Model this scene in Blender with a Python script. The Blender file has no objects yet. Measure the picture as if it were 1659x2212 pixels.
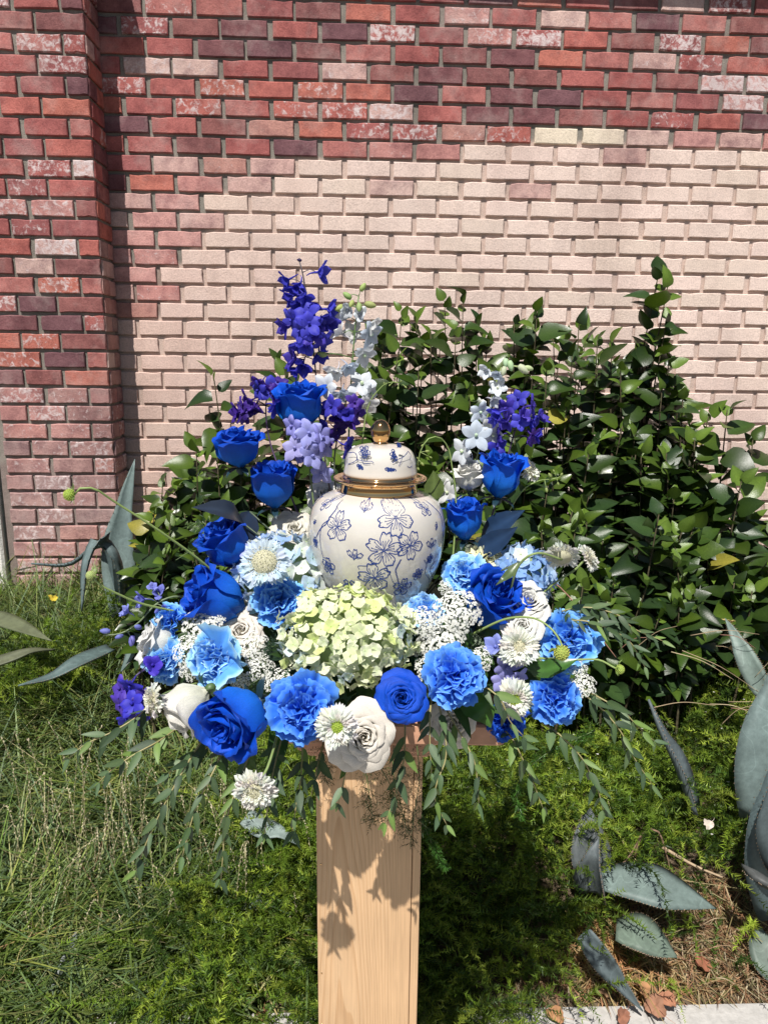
import bpy, math, random
import numpy as np
from mathutils import Matrix, Vector, noise
rad = math.radians
PI = math.pi
R = random.Random(7)
RN = np.random.RandomState(7)
S = bpy.context.scene
COL = S.collection

# ------------------------------------------------------------------ camera, sky, sun, exposure
TH, RHO, FPX = rad(12.48), rad(0.60), 1600.0
CAMZ = 1.5
FW = Vector((0, math.cos(TH), -math.sin(TH)))
UP = Vector((0, math.sin(TH), math.cos(TH)))
RX = Vector((1, 0, 0))
R2 = RX * math.cos(RHO) + UP * math.sin(RHO)
U2 = -RX * math.sin(RHO) + UP * math.cos(RHO)
cd = bpy.data.cameras.new('camera')
cam = bpy.data.objects.new('camera', cd)
COL.objects.link(cam)
S.camera = cam
cd.sensor_width = 36
cd.lens = 36 * FPX / 2212
cd.clip_start = 0.02
cd.clip_end = 400
cam.matrix_world = Matrix(((R2.x, U2.x, -FW.x, 0), (R2.y, U2.y, -FW.y, 0), (R2.z, U2.z, -FW.z, CAMZ), (0, 0, 0, 1)))

SUN_EL, SUN_AZ = rad(58), rad(17.3)          # the sun stands behind the camera, a little to its left
sdir = Vector((-math.sin(SUN_AZ) * math.cos(SUN_EL), -math.cos(SUN_AZ) * math.cos(SUN_EL), math.sin(SUN_EL)))
W = bpy.data.worlds.new('World')
S.world = W
W.use_nodes = True
nt = W.node_tree
bgn = nt.nodes['Background']
sk = nt.nodes.new('ShaderNodeTexSky')
sk.sky_type = 'NISHITA'
sk.sun_disc = False
sk.sun_elevation = SUN_EL
sk.sun_rotation = math.atan2(sdir.x, sdir.y)
nt.links.new(sk.outputs[0], bgn.inputs[0])
bgn.inputs[1].default_value = 0.052
sl = bpy.data.lights.new('sun', 'SUN')
sl.energy = 5.0
sl.angle = rad(0.53)
sl.color = (1.0, 0.955, 0.90)
sun = bpy.data.objects.new('sun', sl)
COL.objects.link(sun)
sun.rotation_euler = sdir.to_track_quat('Z', 'Y').to_euler()
sun.location = (-2, -4, 8)
S.view_settings.view_transform = 'Standard'
S.view_settings.look = 'None'
S.view_settings.exposure = 0.40
S.view_settings.gamma = 1
S.render.film_transparent = False
try:
    S.cycles.max_bounces = 7
    S.cycles.diffuse_bounces = 3
    S.cycles.glossy_bounces = 4
    S.cycles.transmission_bounces = 4
    S.cycles.transparent_max_bounces = 6
    S.cycles.use_denoising = True
except Exception:
    pass

# ------------------------------------------------------------------ helpers
def ray(x, y):
    return FW + R2 * ((x - 829.5) / FPX) + U2 * ((1106 - y) / FPX)

def P(x, y, Y):
    d = ray(x, y)
    return Vector((0, 0, CAMZ)) + d * (Y / d.y)

def px(x, y, Y):
    """metres per photograph pixel at that point"""
    return (Y / ray(x, y).y) / FPX

def mesh(name, V, Fs, mat=None, col=None, smooth=True):
    me = bpy.data.meshes.new(name)
    V = np.asarray(V, dtype=np.float32).reshape(-1, 3)
    if isinstance(Fs, np.ndarray):
        nf, k = Fs.shape
        me.vertices.add(len(V)); me.vertices.foreach_set('co', V.ravel())
        me.loops.add(nf * k); me.loops.foreach_set('vertex_index', Fs.astype(np.int32).ravel())
        me.polygons.add(nf); me.polygons.foreach_set('loop_start', np.arange(0, nf * k, k, dtype=np.int32))
        me.update(calc_edges=True)
    else:
        me.from_pydata([tuple(map(float, v)) for v in V], [], Fs)
        me.update()
    if smooth:
        me.polygons.foreach_set('use_smooth', np.ones(len(me.polygons), dtype=bool))
    if col is not None:
        c = np.asarray(col, dtype=np.float32)
        if c.ndim == 1:
            c = np.tile(c, (len(V), 1))
        if c.shape[1] == 3:
            c = np.hstack([c, np.ones((len(c), 1), np.float32)])
        a = me.color_attributes.new('Col', 'FLOAT_COLOR', 'POINT')
        a.data.foreach_set('color', c.astype(np.float32).ravel())
    if mat:
        me.materials.append(mat)
    return me

def ob(name, me, parent=None, M=None, color=None, kind=None, label=None, cat=None, group=None):
    o = bpy.data.objects.new(name, me)
    COL.objects.link(o)
    if parent is not None:
        o.parent = parent
    if M is not None:
        o.matrix_basis = M
    if color is not None:
        o.color = (*color[:3], color[3] if len(color) > 3 else 1.0)
    if kind: o['kind'] = kind
    if label: o['label'] = label
    if cat: o['category'] = cat
    if group: o['group'] = group
    return o

def thing(name, label, cat, M=None, group=None):
    return ob(name, None, None, M, None, None, label, cat, group)

def frame(n, spin=0.0, loc=(0, 0, 0), s=1.0):
    n = Vector(n).normalized()
    a = Vector((0, 0, 1)) if abs(n.z) < 0.95 else Vector((0, 1, 0))
    x = a.cross(n).normalized(); y = n.cross(x)
    c, q = math.cos(spin), math.sin(spin)
    x2 = x * c + y * q; y2 = -x * q + y * c
    M = Matrix(((x2.x, y2.x, n.x, 0), (x2.y, y2.y, n.y, 0), (x2.z, y2.z, n.z, 0), (0, 0, 0, 1)))
    return Matrix.Translation(loc) @ M @ Matrix.Scale(s, 4)

def frameyz(ydir, zdir, loc=(0, 0, 0), s=1.0):
    """local +Y along ydir, +Z near zdir (leaves: +Y is the midrib, +Z the upper side)"""
    y = Vector(ydir).normalized(); z = Vector(zdir)
    z = (z - y * z.dot(y))
    if z.length < 1e-4:
        z = Vector((0.3, 0.2, 1)); z = z - y * z.dot(y)
    z.normalize(); x = y.cross(z)
    M = Matrix(((x.x, y.x, z.x, 0), (x.y, y.y, z.y, 0), (x.z, y.z, z.z, 0), (0, 0, 0, 1)))
    return Matrix.Translation(loc) @ M @ Matrix.Scale(s, 4)

def gridf(nu, nv, off=0, wrap=False):
    """quads of an nu x nv vertex grid (v fastest)"""
    i = np.arange(nu if wrap else nu - 1); j = np.arange(nv - 1)
    I, J = np.meshgrid(i, j, indexing='ij')
    I2 = (I + 1) % nu
    return (np.stack([I * nv + J, I2 * nv + J, I2 * nv + J + 1, I * nv + J + 1], -1).reshape(-1, 4) + off)

class MB:
    """collects pieces of one part"""
    def __init__(s): s.V = []; s.F = []; s.C = []; s.n = 0
    def add(s, V, F, c=None):
        V = np.asarray(V, float).reshape(-1, 3)
        s.V.append(V)
        s.F += [tuple(int(q) + s.n for q in f) for f in F]
        if c is not None:
            c = np.asarray(c, float)
            s.C.append(np.tile(c[:3], (len(V), 1)) if c.ndim == 1 else c[:, :3])
        s.n += len(V)
    def build(s, name, mat, smooth=True):
        return mesh(name, np.vstack(s.V), s.F, mat, np.vstack(s.C) if s.C else None, smooth)

def smoothpath(pts, n):
    pts = [Vector(p) for p in pts]
    if len(pts) == 2:
        return [pts[0].lerp(pts[1], i / (n - 1)) for i in range(n)]
    ext = [pts[0] * 2 - pts[1]] + pts + [pts[-1] * 2 - pts[-2]]
    L = [0]
    for a, b in zip(pts, pts[1:]): L.append(L[-1] + (b - a).length)
    out = []
    for i in range(n):
        d = L[-1] * i / (n - 1)
        k = 0
        while k < len(pts) - 2 and d > L[k + 1]: k += 1
        t = (d - L[k]) / max(1e-9, L[k + 1] - L[k])
        a, b, c, e = ext[k], ext[k + 1], ext[k + 2], ext[k + 3]
        out.append(0.5 * ((2 * b) + (c - a) * t + (2 * a - 5 * b + 4 * c - e) * t * t + (3 * b - a - 3 * c + e) * t ** 3))
    return out

def tube_arr(pts, r0, r1=None, ns=5):
    r1 = r0 if r1 is None else r1
    pts = [Vector(p) for p in pts]; n = len(pts); V = []
    a = None
    for i, p in enumerate(pts):
        d = (pts[min(i + 1, n - 1)] - pts[max(i - 1, 0)])
        d = d.normalized() if d.length > 1e-9 else Vector((0, 0, 1))
        if a is None:
            a = d.orthogonal().normalized()
        a = (a - d * a.dot(d)).normalized(); b = d.cross(a)
        rr = r0 + (r1 - r0) * i / max(1, n - 1)
        for k in range(ns):
            an = 2 * PI * k / ns
            V.append(p + (a * math.cos(an) + b * math.sin(an)) * rr)
    F = []
    for i in range(n - 1):
        for k in range(ns):
            F.append((i * ns + k, i * ns + (k + 1) % ns, (i + 1) * ns + (k + 1) % ns, (i + 1) * ns + k))
    F.append(tuple(range(ns))[::-1]); F.append(tuple((n - 1) * ns + k for k in range(ns)))
    return np.array([tuple(v) for v in V]), F

def lathe_arr(prof, ns=64):
    V = []; F = []
    n = len(prof)
    for k in range(ns):
        a = 2 * PI * k / ns
        for r, z in prof: V.append((r * math.cos(a), r * math.sin(a), z))
    for k in range(ns):
        for i in range(n - 1):
            F.append((k * n + i, ((k + 1) % ns) * n + i, ((k + 1) % ns) * n + i + 1, k * n + i + 1))
    return np.array(V), F

def box_arr(x0, x1, y0, y1, z0, z1, bev=0.0):
    if bev <= 0:
        V = [(x, y, z) for x in (x0, x1) for y in (y0, y1) for z in (z0, z1)]
        return np.array(V), [(0, 1, 3, 2), (4, 6, 7, 5), (0, 4, 5, 1), (2, 3, 7, 6), (0, 2, 6, 4), (1, 5, 7, 3)]
    b = bev; V = []; F = []
    def ring(z, i):
        a0, a1, c0, c1 = x0 + i, x1 - i, y0 + i, y1 - i
        o = b - i if i < b else 0
        return [(a0 + b, c0, z), (a1 - b, c0, z), (a1, c0 + b, z), (a1, c1 - b, z), (a1 - b, c1, z), (a0 + b, c1, z), (a0, c1 - b, z), (a0, c0 + b, z)]
    for z, i in ((z0, b), (z0 + b, 0), (z1 - b, 0), (z1, b)): V += ring(z, i)
    for r in range(3):
        for k in range(8): F.append((r * 8 + k, r * 8 + (k + 1) % 8, r * 8 + 8 + (k + 1) % 8, r * 8 + 8 + k))
    F.append(tuple(range(8))[::-1]); F.append(tuple(range(24, 32)))
    return np.array(V), F

# ------------------------------------------------------------------ materials
def newmat(name):
    m = bpy.data.materials.new(name); m.use_nodes = True
    n = m.node_tree; b = n.nodes['Principled BSDF']
    return m, n, b

def N(n, t, **kw):
    x = n.nodes.new(t)
    for k, v in kw.items(): setattr(x, k, v)
    return x

def mixc(n, a, b, f, mode='MIX'):
    x = N(n, 'ShaderNodeMix', data_type='RGBA', blend_type=mode)
    for s, v in ((x.inputs[0], f), (x.inputs[6], a), (x.inputs[7], b)):
        if hasattr(v, 'is_linked') or isinstance(v, bpy.types.NodeSocket): n.links.new(v, s)
        elif isinstance(v, (int, float)): s.default_value = v
        else: s.default_value = (*v[:3], 1)
    return x.outputs[2]

def ramp(n, src, stops):
    r = N(n, 'ShaderNodeValToRGB')
    e = r.color_ramp.elements
    while len(e) < len(stops): e.new(0.5)
    for el, (p, c) in zip(e, stops):
        el.position = p; el.color = (*c[:3], 1) if not isinstance(c, (int, float)) else (c, c, c, 1)
    n.links.new(src, r.inputs[0])
    return r.outputs[0]

def noisetex(n, scale, detail=3, rough=.55, coord='Object', vec=None, dist=0):
    t = N(n, 'ShaderNodeTexNoise'); t.inputs['Scale'].default_value = scale
    t.inputs['Detail'].default_value = detail; t.inputs['Roughness'].default_value = rough
    t.inputs['Distortion'].default_value = dist
    if vec is None:
        c = N(n, 'ShaderNodeTexCoord'); vec = c.outputs[coord]
    n.links.new(vec, t.inputs['Vector'])
    return t.outputs['Fac']

def bump(n, b, h, strength=.3, dist=.002):
    x = N(n, 'ShaderNodeBump'); x.inputs['Strength'].default_value = strength; x.inputs['Distance'].default_value = dist
    n.links.new(h, x.inputs['Height']); n.links.new(x.outputs[0], b.inputs['Normal'])
    return x

def organic(name, rough=.5, trans=.25, tcol=(1, 1, 1), usecol=True, useobj=True, base=(1, 1, 1), vein=0, bumpS=0, nscale=60, var=.15, spec=.5, coat=0):
    """petals and leaves: vertex colour x object colour, a little light through them"""
    m, n, b = newmat(name)
    c = N(n, 'ShaderNodeRGB'); c.outputs[0].default_value = (*base, 1); src = c.outputs[0]
    if usecol:
        a = N(n, 'ShaderNodeVertexColor'); a.layer_name = 'Col'; src = mixc(n, src, a.outputs[0], 1.0, 'MULTIPLY')
    if useobj:
        o = N(n, 'ShaderNodeObjectInfo'); src = mixc(n, src, o.outputs['Color'], 1.0, 'MULTIPLY')
        src.node.clamp_result = True
    ns = noisetex(n, nscale, 3)
    v = ramp(n, ns, [(.3, 1 - var), (.7, 1 + 0 * var)])
    src = mixc(n, src, v, 1.0, 'MULTIPLY')
    n.links.new(src, b.inputs['Base Color'])
    b.inputs['Roughness'].default_value = rough
    b.inputs['Specular IOR Level'].default_value = spec
    if coat: b.inputs['Coat Weight'].default_value = coat; b.inputs['Coat Roughness'].default_value = .25
    if bumpS: bump(n, b, noisetex(n, nscale * 2.2, 4), bumpS, .002)
    if trans:
        t = N(n, 'ShaderNodeBsdfTranslucent'); n.links.new(mixc(n, src, tcol, 1.0, 'MULTIPLY'), t.inputs[0])
        x = N(n, 'ShaderNodeMixShader'); x.inputs[0].default_value = trans
        n.links.new(b.outputs[0], x.inputs[1]); n.links.new(t.outputs[0], x.inputs[2])
        n.links.new(x.outputs[0], n.nodes['Material Output'].inputs[0])
    return m

def simple(name, c, rough=.5, metal=0, nscale=0, var=.2, bumpS=0, spec=.5):
    m, n, b = newmat(name)
    b.inputs['Roughness'].default_value = rough; b.inputs['Metallic'].default_value = metal
    b.inputs['Specular IOR Level'].default_value = spec
    if nscale:
        v = ramp(n, noisetex(n, nscale, 4), [(.3, tuple(q * (1 - var) for q in c)), (.7, tuple(min(1, q * (1 + var)) for q in c))])
        n.links.new(v, b.inputs['Base Color'])
        if bumpS: bump(n, b, noisetex(n, nscale * 2, 5), bumpS, .003)
    else:
        b.inputs['Base Color'].default_value = (*c, 1)
    return m

M_rose = organic('rose_petal', .55, .20, nscale=30, var=.22, bumpS=.3, spec=.3)
M_carn = organic('carnation_petal', .6, .3, nscale=90, var=.1, bumpS=.1, spec=.3)
M_petal = organic('thin_petal', .55, .35, nscale=80, var=.1, bumpS=.1, spec=.3)
M_leaf = organic('glossy_leaf', .30, .16, (1.0, 1.1, .35), nscale=25, var=.3, bumpS=.25, spec=.38)
M_euc = organic('eucalyptus_leaf', .5, .14, (1, 1.1, .5), nscale=40, var=.15, bumpS=.1, spec=.4)
M_stem = organic('green_stem', .5, 0, useobj=True, usecol=False, nscale=120, var=.15)
M_grass = organic('grass_blade', .5, .3, (1, 1.1, .4), useobj=False, nscale=9, var=.25, spec=.35)
M_agave = organic('agave_skin', .55, 0, nscale=14, var=.28, bumpS=.3, spec=.35)
_n = M_agave.node_tree; _b = _n.nodes['Principled BSDF']; _l = [l for l in _n.links if l.to_socket == _b.inputs['Base Color']][0]; _s = _l.from_socket
_c = mixc(_n, _s, ramp(_n, noisetex(_n, 9, 1, .4, dist=1.2), [(.465, 1.0), (.48, 1.22), (.495, .95), (.56, 1.0)]), 1.0, 'MULTIPLY')
_c = mixc(_n, _c, ramp(_n, noisetex(_n, 70, 4, .7), [(.3, .8), (.7, 1.15)]), 1.0, 'MULTIPLY')
_n.links.new(_c, _b.inputs['Base Color'])
M_dry = organic('dry_leaf', .8, .1, nscale=30, var=.35, bumpS=.4, spec=.1)
M_white = organic('tiny_white_blossom', .7, .3, nscale=100, var=.05, spec=.2)

def weather(n, c):
    g = N(n, 'ShaderNodeNewGeometry'); mp = N(n, 'ShaderNodeMapping'); n.links.new(g.outputs['Position'], mp.inputs[0]); mp.inputs['Scale'].default_value = (1.6, 1.6, .5)
    a = noisetex(n, 2.2, 6, .65, vec=mp.outputs[0]); b_ = noisetex(n, 5.5, 5, .7, vec=g.outputs['Position'])
    c = mixc(n, c, ramp(n, a, [(.36, (.80, .78, .78)), (.58, (1.02, 1.02, 1.02))]), 1.0, 'MULTIPLY')
    return mixc(n, c, (.56, .46, .42), ramp(n, b_, [(.50, 0.0), (.72, .28)]))
def mat_brick():
    m, n, b = newmat('brick')
    o = N(n, 'ShaderNodeObjectInfo'); tc = N(n, 'ShaderNodeTexCoord')
    add = N(n, 'ShaderNodeVectorMath', operation='ADD')
    sc = N(n, 'ShaderNodeVectorMath', operation='SCALE'); sc.inputs[3].default_value = 37.0
    cx = N(n, 'ShaderNodeCombineXYZ')
    for i in range(3): n.links.new(o.outputs['Random'], cx.inputs[i])
    n.links.new(cx.outputs[0], sc.inputs[0]); n.links.new(tc.outputs['Object'], add.inputs[0]); n.links.new(sc.outputs[0], add.inputs[1])
    vec = add.outputs[0]
    big = noisetex(n, 16, 4, .6, vec=vec); fine = noisetex(n, 170, 4, .65, vec=vec); mid = noisetex(n, 42, 5, .7, vec=vec, dist=.6)
    gt = N(n, 'ShaderNodeMath', operation='SUBTRACT', use_clamp=True); gt.inputs[0].default_value = 3.0; n.links.new(o.outputs['Alpha'], gt.inputs[1])
    gm = N(n, 'ShaderNodeMath', operation='MULTIPLY'); n.links.new(gt.outputs[0], gm.inputs[0]); n.links.new(ramp(n, big, [(.42, 0.0), (.68, .7)]), gm.inputs[1])
    c = mixc(n, o.outputs['Color'], mixc(n, o.outputs['Color'], (.46, .40, .45), 1, 'MULTIPLY'), gm.outputs[0])
    c = mixc(n, c, ramp(n, fine, [(.25, .72), (.6, 1.08)]), 1.0, 'MULTIPLY')
    # lime bloom: how much of it is carried by the colour's alpha
    th = N(n, 'ShaderNodeMath', operation='SUBTRACT'); n.links.new(mid, th.inputs[0]); n.links.new(o.outputs['Alpha'], th.inputs[1])
    mu = N(n, 'ShaderNodeMath', operation='MULTIPLY', use_clamp=True); n.links.new(th.outputs[0], mu.inputs[0]); mu.inputs[1].default_value = 7.0
    c = mixc(n, c, (.60, .50, .49), mu.outputs[0])
    c = weather(n, c)
    n.links.new(c, b.inputs['Base Color']); b.inputs['Roughness'].default_value = .88; b.inputs['Specular IOR Level'].default_value = .2
    hh = N(n, 'ShaderNodeMath', operation='ADD'); n.links.new(fine, hh.inputs[0]); n.links.new(mid, hh.inputs[1])
    bump(n, b, hh.outputs[0], .55, .004)
    return m
M_brick = mat_brick()

def mat_mortar():
    m, n, b = newmat('mortar')
    a = N(n, 'ShaderNodeVertexColor'); a.layer_name = 'Col'
    f = noisetex(n, 260, 4, .7); g = noisetex(n, 12, 3)
    c = mixc(n, a.outputs[0], ramp(n, f, [(.3, .62), (.65, 1.15)]), 1.0, 'MULTIPLY')
    c = mixc(n, c, ramp(n, g, [(.3, .8), (.7, 1.05)]), 1.0, 'MULTIPLY')
    c = weather(n, c)
    n.links.new(c, b.inputs['Base Color']); b.inputs['Roughness'].default_value = .95; b.inputs['Specular IOR Level'].default_value = .1
    bump(n, b, f, .8, .004)
    return m
M_mortar = mat_mortar()

def mat_wood():
    m, n, b = newmat('pale_pine')
    tc = N(n, 'ShaderNodeTexCoord'); mp = N(n, 'ShaderNodeMapping'); n.links.new(tc.outputs['Object'], mp.inputs[0])
    mp.inputs['Scale'].default_value = (1, 1, .13)
    ds = noisetex(n, 9, 2, .5, vec=mp.outputs[0])
    sx = N(n, 'ShaderNodeSeparateXYZ'); n.links.new(mp.outputs[0], sx.inputs[0])
    # rings round a heart that leans across the board: distance field + noise
    vx = N(n, 'ShaderNodeMath', operation='ADD'); n.links.new(sx.outputs[0], vx.inputs[0]); vx.inputs[1].default_value = .045
    p1 = N(n, 'ShaderNodeMath', operation='MULTIPLY'); n.links.new(vx.outputs[0], p1.inputs[0]); n.links.new(vx.outputs[0], p1.inputs[1])
    z1 = N(n, 'ShaderNodeMath', operation='MULTIPLY_ADD'); n.links.new(sx.outputs[2], z1.inputs[0]); z1.inputs[1].default_value = .055; n.links.new(p1.outputs[0], z1.inputs[2])
    q = N(n, 'ShaderNodeMath', operation='MULTIPLY_ADD'); n.links.new(ds, q.inputs[0]); q.inputs[1].default_value = .0085; n.links.new(z1.outputs[0], q.inputs[2])
    fr = N(n, 'ShaderNodeMath', operation='MULTIPLY'); n.links.new(q.outputs[0], fr.inputs[0]); fr.inputs[1].default_value = 1500
    pw = N(n, 'ShaderNodeMath', operation='FRACT'); n.links.new(fr.outputs[0], pw.inputs[0])
    rings = ramp(n, pw.outputs[0], [(0, (.63, .42, .24)), (.60, (.61, .40, .225)), (.88, (.53, .33, .175)), (.97, (.545, .34, .18)), (1.0, (.63, .42, .24))])
    mp2 = N(n, 'ShaderNodeMapping'); n.links.new(tc.outputs['Object'], mp2.inputs[0]); mp2.inputs['Scale'].default_value = (1, 1, .03)
    fib = noisetex(n, 420, 3, .6, vec=mp2.outputs[0])
    c = mixc(n, rings, ramp(n, fib, [(.3, .86), (.7, 1.06)]), 1.0, 'MULTIPLY')
    kn = noisetex(n, 7, 2)
    c = mixc(n, c, ramp(n, kn, [(.35, .9), (.7, 1.04)]), 1.0, 'MULTIPLY')
    n.links.new(c, b.inputs['Base Color']); b.inputs['Roughness'].default_value = .62; b.inputs['Specular IOR Level'].default_value = .3
    bump(n, b, fib, .15, .001)
    return m
M_wood = mat_wood()
M_redwood = simple('reddish_wood', (.50, .27, .17), .6, 0, 30, .2, .2)
M_gold = simple('polished_gold', (.72, .46, .22), .06, 1.0)
M_glaze = None
def mat_glaze():
    m, n, b = newmat('cream_glaze')
    c = ramp(n, noisetex(n, 22, 3), [(.3, (.54, .51, .46)), (.7, (.60, .57, .515))])
    n.links.new(c, b.inputs['Base Color']); b.inputs['Roughness'].default_value = .12
    b.inputs['Coat Weight'].default_value = .6; b.inputs['Coat Roughness'].default_value = .03
    return m
M_glaze = mat_glaze()
M_ink = simple('cobalt_line', (.02, .045, .20), .15)
M_concrete = simple('concrete', (.42, .405, .38), .9, 0, 45, .16, .5, .2)
M_soil = simple('soil', (.10, .075, .05), .95, 0, 30, .45, .8, .1)
M_stucco = simple('white_stucco', (.72, .70, .66), .9, 0, 60, .1, .9, .2)
M_bark = simple('bark', (.07, .06, .035), .85, 0, 90, .4, .5, .1)
M_foam = simple('floral_foam', (.025, .06, .03), .95, 0, 60, .5, .8, .1)
M_street = simple('asphalt', (.06, .06, .062), .9, 0, 120, .3, .4, .2)

# ------------------------------------------------------------------ ground, pavement, planting bed
SW_EDGE = 1.50
edge = lambda x: 1.43 + .035 * x
def gz(x, y):
    """height of the planting bed"""
    t = min(1, max(0, (y - edge(x)) / 1.95))
    h = -.03 + .40 * (t ** .8)
    h += .05 * noise.noise(Vector((x * 1.3, y * 1.3, 3.1))) * min(1, t * 4)
    if x < -.7: h += .05 * min(1, (-.7 - x) / .6) * t
    return h
V, F = box_arr(-150, 150, -150, 150, -.30, -.16)
ob('ground', mesh('ground', V, F, M_soil, smooth=False), kind='structure')
mb = MB()
xs = np.linspace(-4, 4, 110); ys = np.linspace(0, 1, 66) ** 1.3
V = [(x, edge(x) + .001 + t * (4.3 - edge(x)), gz(x, edge(x) + t * (4.3 - edge(x)))) for x in xs for t in ys]
ob('terrain', mesh('terrain', V, gridf(len(xs), len(ys)), M_soil), kind='structure')
# pavement slabs with joints between them
PM = Matrix.Translation((0, 1.43, 0)) @ Matrix.Rotation(math.atan(.035), 4, 'Z')
pv = ob('pavement', mesh('pavement', *box_arr(-4, 4, -2.6, -.002, -.15, -.012), M_concrete, smooth=False), None, PM, kind='structure')
for i in range(6):
    x0 = -4 + i * 1.335 + .62
    V, F = box_arr(x0 + .004, x0 + 1.331, -2.59, 0, -.012, 0, .004)
    ob('paving_slab', mesh('paving_slab', V, F, M_concrete, smooth=False), pv)
ob('kerb', mesh('kerb', *box_arr(-4, 4, -2.76, -2.601, -.15, 0, .01), M_concrete, smooth=False), None, PM, kind='structure')
ob('road', mesh('road', *box_arr(-60, 60, -14, -2.77, -.156, -.14), M_street, smooth=False), None, PM, kind='structure')

# ------------------------------------------------------------------ brick wall
WA = math.atan(.0537)
BW, BH = .206, .076
ZT = CAMZ + 1.2624
wallM = Matrix.Translation((0, 3.478, 0)) @ Matrix.Rotation(WA, 4, 'Z')
PIL_R, PIL_W, PIL_D = -1.1946, .51, .185

def brick_mesh(L, H, D, seed):
    """front outline with nicked edges, a soft arris and a body; faces -Y"""
    r = random.Random(seed); pts = []
    nx, nz = 5, 2
    for i in range(nx): pts.append((-L / 2 + L * i / nx, -H / 2))
    for i in range(nz): pts.append((L / 2, -H / 2 + H * i / nz))
    for i in range(nx): pts.append((L / 2 - L * i / nx, H / 2))
    for i in range(nz): pts.append((-L / 2, H / 2 - H * i / nz))
    n = len(pts); V = []
    outer = []
    for x, z in pts:
        e = r.uniform(0, .0016) + (r.uniform(.001, .0046) if r.random() < .18 else 0)
        outer.append((x - math.copysign(min(abs(x), e), x) * (abs(x) > L / 2 - 1e-4), z - math.copysign(e, z) * (abs(z) > H / 2 - 1e-4)))
    bow = r.uniform(-.0012, .0012)
    for x, z in outer: V.append((x, D, z))
    for x, z in outer: V.append((x, .0028 + r.uniform(-.0006, .0012), z))
    for x, z in outer:
        V.append((x * (1 - .006 / L), bow * (2 * x / L) + r.uniform(-.0004, .0004), z * (1 - .007 / H)))
    F = []
    for q in (0, 1):
        for k in range(n): F.append((q * n + k, q * n + (k + 1) % n, (q + 1) * n + (k + 1) % n, (q + 1) * n + k))
    F.append(tuple(range(2 * n, 3 * n)))
    return mesh('brick', V, F, M_brick, smooth=False)

LB, HB = BW - .0115, BH - .0110
BR = {}
def get_brick(L):
    key = round(L, 2)
    if key not in BR: BR[key] = [brick_mesh(L, HB, .05, int(key * 1000) + s) for s in range(7 if key > .15 else 4)]
    return R.choice(BR[key])

REDS = [(.41, .135, .12), (.45, .145, .12), (.37, .12, .11), (.48, .165, .125), (.34, .12, .115), (.44, .17, .15)]
DARKS = [(.22, .095, .10), (.26, .11, .105), (.19, .09, .10), (.30, .12, .11)]
PINKS = [(.56, .30, .27), (.50, .24, .215), (.56, .36, .32), (.60, .42, .37)]
BEIGE = [(.72, .575, .50), (.74, .59, .515), (.70, .555, .48), (.74, .58, .51), (.70, .565, .48)]
NONE = 2.0
def red_colour(r):
    q = r.random()
    if q < .44: return (*r.choice(REDS), r.choice([NONE, NONE, .66]))
    if q < .70: return (*r.choice(DARKS), r.choice([NONE, NONE, .68]))
    if q < .88: return (*r.choice(REDS), r.uniform(.42, .56))
    return (*r.choice(PINKS), r.uniform(.40, .6))
def edge_u(row):
    """where along the wall the beige paint begins in each course"""
    t = {5: 9, 6: .34, 7: -.43, 8: -.44, 9: -.72, 10: -.73, 11: -.84, 12: -.85, 13: -.95, 14: -.96, 15: -.97}
    return 9 if row < 5 else t.get(row, -1.3)
def wall_colour(u, row, r):
    e = edge_u(row)
    if row == 5:
        if .63 < u < 1.02: return (.70, .60, .47, 3.0)
        if u >= 1.02: return (*r.choice(PINKS), NONE)
    if u > e:
        c = r.choice(BEIGE); k = r.uniform(.93, 1.03)
        if row < 9 and r.random() < .18 and u < 1.2: return (*r.choice(PINKS[2:]), NONE)
        warm = min(1, max(0, (u + 1.1) / .9 + .35 * noise.noise(Vector((u * 2, row * .2, 4)))))
        pk = (.56, .37, .31)
        return tuple(c[i] * k * (.45 + .55 * warm) + pk[i] * (.55 - .55 * warm) for i in range(3)) + (3.0,)
    if row >= 6 and u > e - .50 or (row >= 13) or (row == 5 and u > -.6 and r.random() < .4):
        return (*r.choice(PINKS + [(.47, .24, .20)]), NONE if r.random() < .6 else .58)
    if row == 6 and u > -.1: return (*r.choice(PINKS), NONE)
    return red_colour(r)

wall = thing('brick_wall', 'long brick wall, red above and painted beige below, behind the shrubs', 'wall', wallM)
# mortar bed
def paint_at(u, z):
    row = math.ceil((ZT - z) / BH + 1e-6)
    return (.62, .48, .41) if u > edge_u(row) - .02 else ((.32, .245, .21) if row >= 13 else (.27, .25, .215))
us = np.linspace(-3.2, 4.3, 330); zs = np.linspace(0, ZT + .25, 130)
V = []; C = []
for u in us:
    for z in zs:
        V.append((u, .0118 - (0 if paint_at(u, z)[0] > .5 else 0) + .0016 * noise.noise(Vector((u * 30, z * 30, 0))), z)); C.append(paint_at(u, z))
ob('mortar', mesh('mortar', V, gridf(len(us), len(zs)), M_mortar, C), wall)
core = box_arr(-3.2, 4.3, .016, .22, 0, ZT + .25)
ob('wall_core', mesh('wall_core', *core, M_mortar, np.tile((.3, .26, .23), (8, 1)), False), wall)
ob('coping', mesh('coping', *box_arr(-3.2, 4.3, -.088, .30, ZT + 4 * BH + .004, ZT + 4 * BH + .09, .006), M_concrete, smooth=False), wall)
ob('coping', mesh('coping', *box_arr(PIL_R - PIL_W - .08, PIL_R + .08, -PIL_D - .09, -.09, ZT + 4 * BH + .004, ZT + 4 * BH + .09, .006), M_concrete, smooth=False), wall)
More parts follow.
